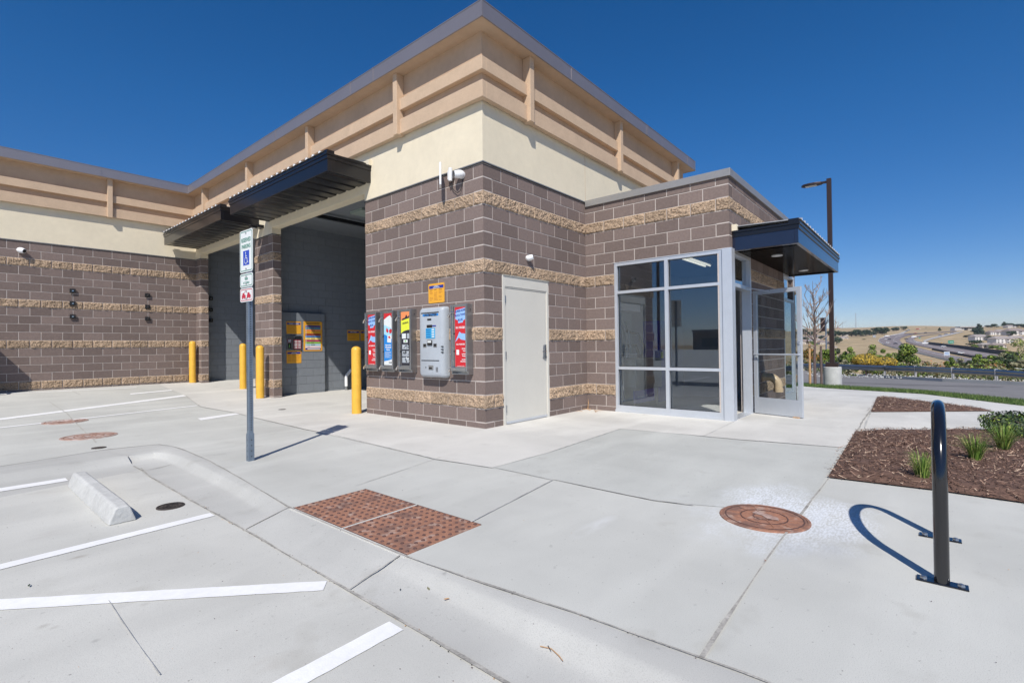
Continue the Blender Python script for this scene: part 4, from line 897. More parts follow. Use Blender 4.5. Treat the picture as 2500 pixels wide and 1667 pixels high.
# vent elbow on the D wall
t=thing('vent_elbow','tan elbow vent pipe sticking out of the wall behind the open door','vent pipe',(4.7,YD,.6))
pth=[(4.72,YD+.01,.60),(4.72,YD-.10,.60)]+[(4.72+.0,YD-.10-.16*math.sin(a),.60-.16+.16*math.cos(a)) for a in [R(x) for x in range(10,91,10)]]+[(4.72,YD-.26,.36)]
mb=MB(); mb.tube(pth,.072,'pvc_tan',20); mb.build('elbow',t,smooth=True); mb=MB(); mb.tube([(4.72,YD-.26,.40),(4.72,YD-.26,.33)],.082,'pvc_tan',20); mb.tube([(4.72,YD,.60),(4.72,YD-.03,.60)],.085,'pvc_tan',20); mb.build('collar',t,smooth=True); mat_inv(t)
# small corner conduit + dry twigs at inner corner
mb=MB(); 
for k in range(9):
    a=random.uniform(0,6.28); p=Vector((2.70+random.uniform(-.25,.06),-.10+random.uniform(-.3,.03),.012)); mb.tube([p,p+Vector((math.cos(a)*.09,math.sin(a)*.09,.012)),p+Vector((math.cos(a+.4)*.18,math.sin(a+.4)*.18,.004))],[.004,.003,.001],'wood',5)
mb.tube([(2.82,-.02,.0),(2.80,-.05,.12),(2.81,-.04,.2)],[.01,.007,.002],'wood',6)
tag(mb.build('dry_twigs'),'heap of dry twigs in the wall corner left of the window','twigs')
# ================================================================ SITE FURNITURE
def bollard():
    mb=MB(); r=.088; mb.lathe([(r,-.1),(r,1.17),(r*.96,1.20),(r*.8,1.225),(r*.45,1.243),(.01,1.25)],(0,0,0),'yellow',28); t=thing('bollard','','bollard',(0,0,0),'yellow bollards guarding the bay piers'); mb.build('post_sleeve',t,smooth=True)
    mb=MB(); mb.lathe([(r+.008,-.05),(r+.008,.006)],(0,0,0),'kerb_concrete',28); mb.build('base_ring',t); return t
b0=bollard()
for i,(x,y,l) in enumerate(((-.17,11.86,'far left against the brown wall'),(.29,9.38,'standing in the far bay opening'),(-.24,7.06,'beside the pillar between the two bays'),(-.165,3.13,'at the right edge of the near bay opening'))):
    l='yellow bollard '+l
    if i==0: b0.location=(x,y,H(x,y)); b0['label']=l
    else: dup(b0,(x,y,H(x,y)),0,1,l)
# disabled-parking sign
sx_,sy_=-3.05,.66
t=thing('parking_sign','tall reserved parking sign post with three white plates on perforated steel post','sign post',(sx_,sy_,0))
ang=R(6)
mb=MB(); q=.0255
mb.box((-q,-q,-.05),(q,q,2.50),'post_steel'); mb.build('post',t,bevel=.004)
mb=MB(); mb.box((-.031,-.031,-.05),(.031,.031,.30),'post_steel'); mb.build('anchor_sleeve',t,bevel=.003)
mb=MB()
for k in range(76):
    z=.34+.0262*k*1.0
    if z>2.02: break
    for fr_ in (frame((-q-.0006,0,z),(0,-1,0),(0,0,1)),frame((0,-q-.0006,z),(1,0,0),(0,0,1))):
        mb.add([fr_@Vector((.0065*math.cos(a),.0065*math.sin(a),0)) for a in [i*math.pi/4 for i in range(8)]],[tuple(range(8))],'dark')
for z in (.05,.11,.17,.23):
    for fr_ in (frame((-.0316,0,z),(0,-1,0),(0,0,1)),frame((0,-.0316,z),(1,0,0),(0,0,1))): mb.add([fr_@Vector((.006*math.cos(a),.006*math.sin(a),0)) for a in [i*math.pi/4 for i in range(8)]],[tuple(range(8))],'dark')
mb.build('holes',t)
def plate(z0,z1,border,w=.305):
    fr=frame((-q-.006,w/2,z0),(0,-1,0),(0,0,1)); h=z1-z0
    mb=MB(); mb.prism(rrect(0,0,w,h,.03),-.003,.0,'sign_white',fr); p=mb.build('sign_plate',t)
    mb=MB(); o=rrect(.012,.012,w-.012,h-.012,.024); i_=rrect(.020,.020,w-.020,h-.020,.018); n=len(o)
    mb.add([fr@Vector((x,y,.0008)) for x,y in o+i_],[(k,(k+1)%n,n+(k+1)%n,n+k) for k in range(n)],border); mb.build('border',p)
    mb=MB(); 
    for y in (.035,h-.035): mb.lathe([(.010,0),(.008,.006)],fr@Vector((w/2,y,.0)),'steel',10,fr.to_3x3().to_4x4())
    mb.build('bolt',p); return fr,p,w,h
fr,p_,w,h=plate(2.06,2.52,'sign_green'); text('RESERVED',.062,fr,(w/2,h-.11,.0012),'sign_green',p_,xs=.82,bold=.001); text('PARKING',.062,fr,(w/2,h-.18,.0012),'sign_green',p_,xs=.82,bold=.001)
mb=MB(); mb.box((w/2-.072,.075,.0),(w/2+.072,.235,.001),'sign_blue',fr); mb.build('symbol_panel',p_)
mb=MB(); cx,cy=w/2-.006,.125
stroke(mb,[(cx+.032*math.cos(R(a)),cy+.032*math.sin(R(a))) for a in range(120,371,15)],.008,'sign_white',fr,.0018)
stroke(mb,[(cx-.004,cy+.070),(cx-.002,cy+.030),(cx+.028,cy+.028),(cx+.038,cy-.018),(cx+.052,cy-.014)],.009,'sign_white',fr,.002); stroke(mb,[(cx-.003,cy+.052),(cx+.022,cy+.050)],.008,'sign_white',fr,.002)
mb.add([fr@Vector((cx-.004+.010*math.cos(a*.785),cy+.085+.010*math.sin(a*.785),.002)) for a in range(8)],[tuple(range(8))],'sign_white'); mb.build('wheelchair_symbol',p_)
fr,p_,w,h=plate(1.895,2.045,'sign_green'); text('VAN',.042,fr,(w/2,.09,.0012),'sign_green',p_,xs=.9,bold=.001); text('ACCESSIBLE',.032,fr,(w/2,.047,.0012),'sign_green',p_,xs=.9)
fr,p_,w,h=plate(1.735,1.885,'sign_red')
mb=MB()
for ox in (.045,.165):
    mb.add([fr@Vector((ox+x,.045+y,.0012)) for x,y in ((0,0),(.09,0),(.09,.03),(.07,.032),(.055,.055),(.02,.055),(.008,.03),(0,.028))],[tuple(range(8))],'sign_red')
    for wx in (.02,.07): mb.add([fr@Vector((ox+wx+.013*math.cos(a*.785),.043+.013*math.sin(a*.785),.0016)) for a in range(8)],[tuple(range(8))],'sign_red')
stroke(mb,[(.17,.10),(.13,.118),(.105,.10)],.006,'sign_red',fr,.0015); mb.build('tow_symbol',p_)
t.rotation_euler=(0,0,R(2))
# wheel stop
mb=MB(); L_=1.70; pr=[(-.09,0),(.09,0),(.082,.03),(.05,.115),(.035,.13),(-.035,.13),(-.05,.115),(-.082,.03)]
N_=16; V=[]
for i in range(N_+1):
    y=-L_/2+L_*i/N_; e=1-.06*(i in (0,N_))
    V+=[(x*e+random.uniform(-.0015,.0015),y,z*e+random.uniform(-.0015,.0015)*(z>0)) for x,z in pr]
n=8; mb.add(V,[(i*n+j,i*n+(j+1)%n,(i+1)*n+(j+1)%n,(i+1)*n+j) for i in range(N_) for j in range(n)]+[tuple(range(n-1,-1,-1)),tuple(N_*n+j for j in range(n))],'conc_cast')
o=mb.build('wheel_stop',bevel=.008); a=P(252*DD,1208*DD,fn=lotf); b=P(318*DD,1192*DD,fn=lotf); o.location=((a.x+b.x)/2-.005,(a.y+b.y)/2+L_/2,LOT); o.rotation_euler=(0,0,R(-.3)); tag(o,'precast concrete wheel stop lying in the reserved parking stall','wheel stop')
# truncated dome plates
def domes(y0,y1,label,seed):
    x0,x1=-3.535,-2.905; rng=random.Random(seed)
    t=thing('tactile_plate',label,'tactile plate',((x0+x1)/2,(y0+y1)/2,0),'rusty truncated dome plates in the ramp')
    mb=MB(); cz=.006; mb.box((x0+.004,y0+.004,-.05),(x1-.004,y1-.004,cz),'rust'); mb.build('plate',t,bevel=.002)
    mb=MB(); nx,ny=11,11
    for i in range(nx):
        for j in range(ny):
            x=x0+(x1-x0)*(i+.5)/nx; y=y0+(y1-y0)*(j+.5)/ny; mb.lathe([(.0135,cz-.001),(.011,cz+.005),(.0075,cz+.0065)],(x,y,0),'rust_dark',8,r=rng.random())
    mb.build('domes',t)
    mb=MB(); 
    for x in (x0,x1-.004): mb.box((x,y0,-.02),(x+.004,y1,cz+.001),'rust_dark')
    mb.build('rim',t); mat_inv(t)
domes(-1.99,-1.31,'rusty orange truncated dome plate, the half farther from the camera',1); domes(-2.69,-2.01,'rusty orange truncated dome plate, the half nearer the camera',2)
mb=MB(); mb.box((-3.56,-2.70,-.03),(-3.536,-1.30,.004),'apron_concrete'); mb.box((-3.535,-2.009,-.03),(-2.905,-1.991,.004),'apron_concrete'); struct(mb.build('grout_line'))
# manhole covers
def manhole(loc,r,m,label,ribs=True,grp=None,ring=True):
    t=thing('manhole_cover',label,'manhole cover',loc)
    mb=MB(); mb.lathe([(r*1.0,-.02),(r*1.0,.004),(r*.985,.007),(r*.93,.007),(r*.925,.003)],(0,0,0),m,40); mb.build('ring',t)
    mb=MB(); mb.lathe([(r*.92,-.02),(r*.915,.006)],(0,0,0),m,40); mb.build('lid',t)
    if ribs:
        RM={'rust':'rust_dark','rust_pale':'rust','iron':'dark'}[m]; mb=MB()
        for a in range(0,360,30):
            ca,sa=math.cos(R(a)),math.sin(R(a)); k=Matrix.Rotation(R(a),4,'Z'); mb.box((r*.25,-r*.014,.006),(r*.78,r*.014,.0095),m,k)
        for rr in (.22,.50,.84):
            for a in range(0,360,15): k=Matrix.Rotation(R(a),4,'Z'); mb.box((r*rr,-r*rr*.13,.006),(r*rr+r*.03,r*rr*.13,.0095),RM,k)
        mb.build('ribs',t)
    return t
p=P(*z5(1053,540)); manhole((p.x,p.y,.002),.285,'rust','large rusty manhole cover ringed by white mineral stain on the sidewalk')
mb=MB(); mb.add([(p.x+.285*a,p.y+.285*b,.0125) for a,b in ((-.1,-.35),(.1,-.3),(.22,-.05),(.3,.25),(.12,.3),(.05,.05),(-.12,-.1))],[tuple(range(7))],'rust_pale'); struct(mb.build('mineral_crust'))
p=P(*z3(851,687),fn=lotf); manhole((p.x,p.y,LOT+.001),.10,'iron','small dark round cleanout cover beside the wheel stop')
p=P(*z3(445,337)); manhole((p.x,p.y,p.z),.32,'rust_pale','rusty manhole cover in the far lot, nearer of the two')
p=P(*z3(325,264)); manhole((p.x,p.y,p.z),.30,'rust_pale','pinkish rusty manhole cover in the far lot, on the painted line')
p=P(*z3(493,395)); manhole((p.x,p.y,p.z),.075,'iron','tiny grey cleanout cover in front of the rusty manhole',ribs=False)
p=P(*z3(1408,204)); manhole((p.x,p.y,p.z),.07,'iron','tiny grey cleanout cover in front of the near bay',ribs=False)
# bike rack
t=thing('bike_rack','glossy black inverted U bike rack bolted to the sidewalk','bike rack',(-1.69,-5.07,0))
r=.031; hgt=.885-r; x0,x1=-2.06,-1.31; xm=(x0+x1)/2; hw=(x1-x0)/2
path=[(x0,-5.07,.0),(x0,-5.07,hgt-hw)]+[(xm-hw*math.cos(R(a)),-5.07,hgt-hw+hw*math.sin(R(a))) for a in range(6,180,6)]+[(x1,-5.07,hgt-hw),(x1,-5.07,0)]
mb=MB(); mb.tube(path,r,'black_paint',24); mb.build('hoop',t,smooth=True)
for x in (x0,x1):
    mb=MB(); k=frame((x,-5.07,0),(0,1,0),(-1,0,0)); mb.box((-.10,-.034,0),(.10,.034,.009),'black_paint',k); f=mb.build('foot_plate',t,bevel=.003)
    for y in (-.072,.072): mb=MB(); mb.lathe([(.017,.009),(.015,.016),(.009,.020)],(x,-5.07+y,0),'steel',6); mb.build('bolt',f)
mat_inv(t)
# litter
def leafbit(u,v,s,m,label,fn=H,off=.01,name='dead_leaf',cat='leaf'):
    p=P(u,v,fn=fn); mb=MB(); a=random.uniform(0,3); k=Matrix.Translation((p.x,p.y,p.z+off))@Matrix.Rotation(a,4,'Z')
    mb.add([k@Vector(q) for q in ((-s,0,0),(-s*.4,s*.35,s*.15),(s*.5,s*.3,.0),(s,0,s*.2),(s*.4,-s*.35,0),(-s*.5,-s*.3,s*.2))],[tuple(range(6))],m); tag(mb.build(name),label,cat)
kz=lambda x,y:-.07 if x<-3.6 else 0
leafbit(*z4(1218,1015),.016,'wood','small curled tan leaf lying in the gutter near the kerb',kz,.012); leafbit(*z4(905,948),.009,'rubber','tiny dark leaf scrap in the gutter by the ramp',kz,.01); leafbit(*z3(145,1087),.016,'leaf_dark','dark green dried leaf on the lot between painted lines',lotf,.008)
leafbit(*z5(1060,760),.010,'rust','small rust coloured leaf in the sidewalk joint below the manhole')
leafbit(*z4(1095,945),.018,'sage','pale grey scrap lying at the foot of the kerb',kz,.012,'litter_scrap','litter')
p=P(*z4(1850,1330),fn=kz); mb=MB(); 
mb.tube([p+Vector((0,0,.008)),p+Vector((.01,-.05,.012)),p+Vector((-.005,-.10,.009)),p+Vector((-.02,-.13,.007))],[.0022,.002,.0025,.0015],'wood',5); mb.tube([p+Vector((.015,-.03,.014)),p+Vector((-.005,-.06,.012))],[.002,.001],'rubber',5)
tag(mb.build('dry_twig'),'thin dry twig in the gutter at the bottom of the picture','twig')
# vacuum unit out of frame whose shadow falls on the left wall
t=thing('vacuum_station','round topped steel vacuum station standing by the left block wall','vacuum station',(-5.05,11.45,H(-5,11.45)))
mb=MB(); pts=[(-.24,0),(.24,0)]+[(.24*math.cos(R(a)),1.75+.24*math.sin(R(a))) for a in range(0,181,15)]; mb.prism(pts,-.2,.2,'steel',frame((0,0,0),(1,0,0),(0,0,1))); mb.build('body',t)
mb=MB(); mb.tube([(.1,-.2,1.2),(.2,-.4,1.0),(.1,-.4,.5),(-.1,-.3,.6)],.03,'dark',10); mb.build('hose',t,smooth=True)
# ---------------------------------------------------------------- lamp post
lp=P(*z6(355,1030)); hs=(lp.x-CAM.x)/(11.377-CAM.x)
zt_=PX(1897*DD,412*DD,lp.x).z; zc=PX(*z6(350,835),lp.x).z; zc2=PX(*z6(350,790),lp.x).z
t=thing('lamp_post','tall dark bronze lamp post on round concrete base by the road','lamp post',tuple(lp))
mb=MB(); mb.lathe([(.30,-.4),(.30,zc-lp.z-.02),(.28,zc-lp.z)],(0,0,0),'conc_cast',28); mb.build('concrete_base',t,smooth=True)
mb=MB(); h_=zc2-lp.z; mb.box((-.2,-.2,zc-lp.z),(.2,.2,h_),'pole_bronze'); mb.build('base_cover',t,bevel=.004)
mb=MB(); mb.box((-.075,-.075,h_),(.075,.075,zt_-lp.z),'pole_bronze'); mb.build('pole',t,bevel=.004)
mb=MB(); zz=zt_-lp.z-.12
mb.box((-.03,.07,zz-.03),(.03,.22,zz+.05),'pole_bronze'); mb.build('arm',t)
mb=MB(); pts=[(.0,.20),(.10,.24),(.17,.45),(.18,.65),(.12,.85),(.0,.93),(-.12,.85),(-.18,.65),(-.17,.45),(-.10,.24)]; pts=[(a,b) for a,b in pts]; mb.prism(pts,zz-.04,zz+.05,'pole_bronze'); hd=mb.build('lamp_head',t,bevel=.02)
mb=MB(); mb.box((-.10,.40,zz-.052),(.10,.78,zz-.0405),'lamp_lens'); mb.build('lens',hd)
# young bare tree with stakes
tp=P(*z6(172,1025)); tt=PX(*z6(150,-60),tp.x).z-tp.z
def baretree(loc,h,label):
    t=thing('bare_tree',label,'tree',loc); rng=random.Random(5); mb=MB()
    pts=[Vector((.0,0,-.1)),Vector((.02,.01,h*.25)),Vector((.0,-.03,h*.5)),Vector((.03,.0,h*.75)),Vector((.0,.03,h))]; mb.tube(pts,[.055,.047,.033,.018,.005],'bark',8); mb.build('trunk',t,smooth=True)
    mb=MB()
    def br(p,d,l,r,dep):
        q=[p]; 
        for k in range(4): d=(d+Vector((rng.uniform(-.22,.22),rng.uniform(-.22,.22),rng.uniform(.0,.24)))).normalized(); q.append(q[-1]+d*l/4)
        mb.tube(q,[r,r*.8,r*.6,r*.42,r*.2],'bark_light' if rng.random()<.7 else 'bark',5,caps=False)
        if dep>0:
            for k in range(rng.randint(3,4)):
                i=rng.randint(1,4); dd=(d+Vector((rng.uniform(-.9,.9),rng.uniform(-.9,.9),rng.uniform(-.1,.6)))).normalized(); br(q[i],dd,l*rng.uniform(.35,.6),r*.6,dep-1)
    for k in range(21):
        f=.34+.60*k/21; z=h*f; a=k*2.4; l=(h*.40)*(1.15-f)*rng.uniform(.7,1.2); br(Vector((.01,0,z)),Vector((math.cos(a),math.sin(a),.55)),l,.026*(1.3-f)+.007,2)
    mb.build('branches',t); return t
baretree(tuple(tp),tt,'leafless young tree tied to stakes beside the lamp post')
for dx,dy,m_,l,hh in ((0,.17,'wood','pale wooden stake left of the bare young tree',1.62),(-.0,-.21,'bark','dark stake right of the bare young tree',1.5)):
    mb=MB(); mb.tube([(0,0,-.1),(0.01,0,hh)],[.045,.038],m_,8); mb.box((-.012,-.08,hh*.52),(.012,.08,hh*.52+.02),'rubber'); o=mb.build('tree_stake'); o.location=(tp.x+dx,tp.y+dy,tp.z); tag(o,l,'stake')
# grass tufts and juniper
def tuft(loc,h,n,spread,label,seed,green=1):
    rng=random.Random(seed); mb=MB()
    for k in range(n):
        a=rng.uniform(0,6.28); s_=rng.random()**.7*spread; l=h*rng.uniform(.5,1.05); b=Vector((math.cos(a),math.sin(a),0)); p0=b*rng.uniform(0,.045); n_=Vector((-b.y,b.x,0))*rng.uniform(.0022,.004)
        pts=[p0,p0+b*s_*.25+Vector((0,0,l*.45)),p0+b*s_*.62+Vector((0,0,l*.82)),p0+b*s_*1.15+Vector((0,0,l*(.95 if s_<spread*.5 else .8)))]; r=min(1,rng.random()*1.05)
        for i in range(3):
            w0,w1=(1-i*.3),(1-(i+1)*.32); mb.add([pts[i]-n_*w0,pts[i]+n_*w0,pts[i+1]+n_*w1,pts[i+1]-n_*w1],[(0,1,2,3)],'blade',r)
    o=mb.build('grass_tuft'); o.location=loc; tag(o,label,'ornamental grass')
for (u,v,h,n,sp,l,sd_) in ((2118*DD,1110*DD,.25,170,.13,'green grass tuft in mulch just left of the bike rack',1),(2240*DD,1070*DD,.28,240,.20,'tall green grass tuft in mulch right of the bike rack',2),(2305*DD,1045*DD,.32,260,.26,'spreading grass tuft behind the tall one in the mulch bed',3)):
    p=P(u,v); tuft((p.x,p.y,MZ(p.x,p.y)-.01),h,n,sp,l,sd_)
def cloud(blobs,n,size,m,seed,mb=None,flat=.5):
    rng=random.Random(seed); mb=mb or MB(); tw=sum(b[3] for b in blobs)
    for _ in range(n):
        k=rng.uniform(0,tw)
        for b in blobs:
            k-=b[3]
            if k<=0: break
        while True:
            d=Vector((rng.uniform(-1,1),rng.uniform(-1,1),rng.uniform(-1,1)))
            if .05<d.length<1: break
        d=d.normalized()*(d.length**.45)
        c=Vector(b[0])+Vector((d.x*b[1],d.y*b[1],d.z*b[2])); nrm=(d+Vector((rng.uniform(-.8,.8),rng.uniform(-.8,.8),rng.uniform(-.3,1)))).normalized()
        a=nrm.orthogonal().normalized(); a=Matrix.Rotation(rng.uniform(0,6.28),3,nrm)@a; e=nrm.cross(a); s_=size*rng.uniform(.6,1.4)
        mb.add([c-a*s_,c-e*s_*.5,c+a*s_,c+e*s_*.5],[(0,1,2,3)],m,rng.random())
    return mb
p=P(2340*DD,1008*DD)
mb=cloud([((0,0,.10),.58,.15,3),((.3,.2,.13),.4,.13,1),((-.2,-.3,.12),.45,.13,1)],3800,.022,'leaf_dark',14)
mb=cloud([((0,0,.10),.60,.15,3),((.3,.2,.13),.4,.13,1),((-.2,-.3,.12),.45,.13,1)],2600,.020,'leaf',4,mb); o=mb.build('foliage'); t=thing('juniper_shrub','low spreading evergreen shrub at the right edge of the mulch bed','shrub',(p.x+.15,p.y-.25,MZ(p.x,p.y)-.02)); o.parent=t
mb=MB(); 
for k in range(10): a=k*.63; mb.tube([(0,0,0),(math.cos(a)*.25,math.sin(a)*.25,.1),(math.cos(a)*.5,math.sin(a)*.5,.2)],[.015,.01,.004],'bark',5)
mb.build('stems',t)
tf2=MB(); rng=random.Random(3)
q=P(*z6(190,1050)); tuft((q.x,q.y,q.z),.12,90,.22,'small weedy grass clump at the foot of the bare tree',9)
# ================================================================ GUARDRAIL
gp=[P(*z6(x,y)) for x,y in ((140,890),(900,925),(1220,940),(1610,965),(2065,990))]
gx=[(p.x,p.y) for p in gp]; 
gx=[gx[0],gx[1],gx[2],gx[3],gx[4]]; gl=[(2*gx[0][0]-gx[1][0],2*gx[0][1]-gx[1][1])]+gx+[ext(gx[3],gx[4],1),ext(gx[3],gx[4],2)]
t=thing('guardrail','galvanised steel guardrail on posts along the far side of the road','guardrail',(gx[2][0],gx[2][1],H(*gx[2])))
tops=[PX(*z6(x,y),gp[i].x).z for i,(x,y) in enumerate(((140,800),(900,822),(1220,826),(1610,846),(2065,862)))]; bots=[PX(*z6(x,y),gp[i].x).z for i,(x,y) in enumerate(((140,848),(900,880),(1220,890),(1610,908),(2065,932)))]
tp_=[tops[0]+.02]+tops+[tops[-1]-.02,tops[-1]-.04]; bt_=[bots[0]+.02]+bots+[bots[-1]-.02,bots[-1]-.04]
mb=MB(); prof=[(0,0),(.04,.10),(.09,.28),(.02,.42),(.02,.55),(.09,.70),(.04,.88),(0,1)]; V=[]
for i,(x,y) in enumerate(gl):
    for (o_,f) in prof: V.append((x-o_-.03,y-o_*.3,bt_[i]+(tp_[i]-bt_[i])*f))
n=len(prof); mb.add(V,[(i*n+j,(i+1)*n+j,(i+1)*n+j+1,i*n+j+1) for i in range(len(gl)-1) for j in range(n-1)],'rail_steel'); mb.build('rail',t,smooth=False)
for i,(x,y) in enumerate(gl):
    mb=MB(); mb.box((x+.0,y-.06,H(x,y)-.2),(x+.12,y+.06,tp_[i]+.03),'galv'); mb.box((x-.06,y-.055,H(x,y)-.2),(x,y+.055,bt_[i]-.01),'galv'); mb.build('post',t)
mat_inv(t)
# ================================================================ PLANTING BEYOND THE RAIL
def shrub(name,blobs,n,size,m,label,cat,loc,group,stem='bark',h=1.0,seed=1):
    t=thing(name,label,cat,loc,group); cloud(blobs,n,size,m,seed).build('foliage',t)
    mb=MB(); rng=random.Random(seed)
    for k in range(5): a=k*1.26; mb.tube([(0,0,-.4),(math.cos(a)*.04*h,math.sin(a)*.04*h,h*.35),(math.cos(a)*.12*h,math.sin(a)*.12*h,h*.7)],[.012*h,.009*h,.003*h],stem,5)
    mb.build('stems',t); return t
def rb(rng,nb,w,h,base=.25):
    return [((rng.uniform(-w,w)*.55,rng.uniform(-w,w)*.55,h*rng.uniform(base,.82)),w*rng.uniform(.28,.5),h*rng.uniform(.14,.26),1) for _ in range(nb)]
def at(px,dF):
    d=ray(*px); return CAM+d*dF
PL=[ # zoom-6 x centre, y top, y base, width, depth, kind, label
(110,640,870,190,26,'leaf_red','reddish green shrub behind the guardrail, left of the bare tree'),
(300,650,880,150,27,'leaf','green shrub behind the guardrail between tree and lamp post'),
(400,640,860,150,34,'leaf_dark','dark green shrub just right of the lamp post'),
(535,625,830,130,30,'leaf','upright green shrub between lamp post and yellow flowers'),
(770,600,800,170,40,'leaf','green shrub rising behind the yellow flowering bush'),
(880,650,800,110,38,'leaf','loose green shrub behind the right yellow bush'),
(700,690,830,230,23,'flower','large yellow flowering bush behind the guardrail'),
(900,725,840,200,23,'flower','lower orange yellow flowering bush beside the large one'),
(1110,590,840,260,25,'leaf','round green tree like shrub in the middle above the guardrail'),
(1590,735,850,90,27,'leaf','sparse green sapling left of the right hand shrubs'),
(1690,745,860,130,27,'sage','greyish brushy shrub above the guardrail'),
(1790,770,870,130,26,'leaf_dark','dark low shrub above the guardrail, right of the brushy one'),
(1875,700,860,140,27,'leaf','bright green shrub right of the highway notice board'),
(2010,712,870,170,26,'leaf','wide bright green shrub, second from the right group'),
(2130,690,880,170,29,'sage','grey green scrubby bush in front of the large tree'),
(2280,540,860,320,36,'leaf','large green and yellow tree at the right edge of the picture'),
(2200,700,890,200,26,'leaf_dark','dark green bush under the large right hand tree'),
(2330,760,880,160,24,'sage','pale scrub at the right edge above the guardrail'),
(1330,800,850,160,30,'leaf_red','low orange brown brush above the guardrail in the middle'),
(480,760,860,120,26,'sage','pale dry scrub between lamp post and flowering bush')]
for i,(cx,yt,yb,wd,dF,m_,l) in enumerate(PL):
    dF=dF*1.1+11
    top=at(z6(cx,yt),dF); bot=at(z6(cx,yb),dF); gz=H(top.x,top.y); hh=top.z-gz; vis=top.z-bot.z; w=wd/4.2764/FPX*dF/2*1.15
    rng=random.Random(i+20); fb=max(.08,(bot.z-gz)/hh-.42)
    bl=[((rng.uniform(-w,w)*.72,rng.uniform(-w,w)*.72,gz*0+hh*(fb+(1-fb)*rng.uniform(.15,.86))),w*rng.uniform(.30,.50),vis*rng.uniform(.14,.22),1) for _ in range(20)]
    bl.append(((0,0,hh-vis*.14),w*.35,vis*.14,1)); 
    
    if m_=='flower': bl=[((0,0,hh-vis*.55),w*.95,vis*.5,3),((-w*.4,w*.2,hh-vis*.6),w*.6,vis*.4,1),((w*.35,-w*.3,hh-vis*.6),w*.6,vis*.4,1)]
    t=shrub('flowering_shrub' if m_=='flower' else ('broadleaf_tree' if 'tree at' in l else 'shrub'),bl,5200,.075 if m_!='flower' else .05,m_,l,'shrub' if 'tree at' not in l else 'tree',(top.x,top.y,gz),'shrubs beyond the guardrail',h=hh,seed=i)
# low scrub right behind the rail
mb=MB(); rng=random.Random(8)
for k in range(260):
    u=rng.uniform(20,2400); p=P(*z6(u,882+max(0,u-140)*.05)); x=p.x+rng.uniform(.3,2.5); y=p.y+rng.uniform(-.4,.4); s_=rng.uniform(.12,.33); z=H(x,y)
    cloud([((x,y,z+s_*.5),s_,s_*.6,1)],26,.045,rng.choice(['leaf_dark','leaf','sage','sage','leaf_dark']),k,mb)
for k in range(110):
    u=rng.uniform(20,2400); p=P(*z6(u,882+max(0,u-140)*.05)); x=p.x+rng.uniform(2.5,8); y=p.y+rng.uniform(-.6,.6); s_=rng.uniform(.35,.8); z=H(x,y)
    cloud([((x,y,z+s_*.6),s_,s_*.7,1)],90,.06,rng.choice(['leaf_dark','leaf','leaf','sage','sage','leaf_red']),k+900,mb)
struct(mb.build('roadside_scrub'),'stuff','low mixed scrub growing under and behind the guardrail','scrub')
mb=MB()
for k in range(400):
    u=rng.uniform(20,2400); p=P(*z6(u,rng.uniform(900,950)+u*.02)); x=p.x+rng.uniform(.3,1.8); s_=rng.uniform(.02,.07); z=H(x,p.y)+.05
    mb.lathe([(s_*.7,-s_*.3),(s_,.2*s_),(s_*.5,.6*s_)],(x,p.y,z),'conc_cast',6,Matrix.Rotation(rng.uniform(0,3),4,'X'))
struct(mb.build('rocks'),'stuff','pale rock mulch on the verge behind the kerb','rocks')
# ================================================================ FAR LANDSCAPE
def Q(x,y,off=0): return P(*z6(x,y),off)
def ribbon(name,L_,R_,m,off):
    def rs(pts,n):
        pts=[Vector(p) for p in pts]; ls=[0]
        for a,b in zip(pts,pts[1:]): ls.append(ls[-1]+(b-a).length)
        out=[]
        for i in range(n+1):
            s_=ls[-1]*i/n; k=max(j for j in range(len(ls)) if ls[j]<=s_+1e-6); k=min(k,len(pts)-2); f=(s_-ls[k])/(ls[k+1]-ls[k]); out.append(pts[k]+(pts[k+1]-pts[k])*f)
        return out
    a=rs([Vector(z6(*p)) for p in L_],60); b=rs([Vector(z6(*p)) for p in R_],60); mb=MB(); V=[]
    for p,q in zip(a,b):
        for f in (0,.33,.66,1): r_=p+(q-p)*f; w_=P(r_.x,r_.y,off); V.append(tuple(w_))
    mb.add(V,[(i*4+j,(i+1)*4+j,(i+1)*4+j+1,i*4+j+1) for i in range(60) for j in range(3)],m); o=mb.build(name); 
    return struct(o)
LA=[(2350,860),(1900,808),(1540,748),(1240,680),(1000,630),(880,597),(828,565),(845,540),(920,515),(1020,495),(1100,487)]
LB=[(2350,815),(1950,770),(1600,715),(1400,672),(1200,622),(1075,585),(1050,555),(1075,532),(1140,510),(1210,495),(1280,485)]
ribbon('highway',LA,LB,'hwy',.5)
ribbon('highway',[(2350,790),(1980,742),(1650,690),(1400,645),(1220,607),(1120,575),(1110,548),(1140,528),(1250,508),(1450,488),(1640,472)],[(2350,740),(2050,703),(1700,648),(1450,604),(1310,580),(1225,565),(1195,548),(1220,530),(1330,508),(1500,485),(1660,468)],'hwy',.5)
ribbon('highway_ramp',[(1310,582),(1300,562),(1340,545),(1470,512),(1620,480),(1700,468)],[(1335,590),(1330,570),(1375,550),(1500,522),(1640,490),(1730,468)],'hwy_light',.6)
ribbon('highway',[(1100,487),(1250,483),(1400,474),(1640,458)],[(1150,497),(1280,490),(1420,480),(1650,464)],'hwy',.5)
ribbon('highway_ramp',[(960,512),(1040,490),(1110,462),(1150,446)],[(1060,496),(1090,488),(1135,464),(1165,447)],'hwy_light',.7)
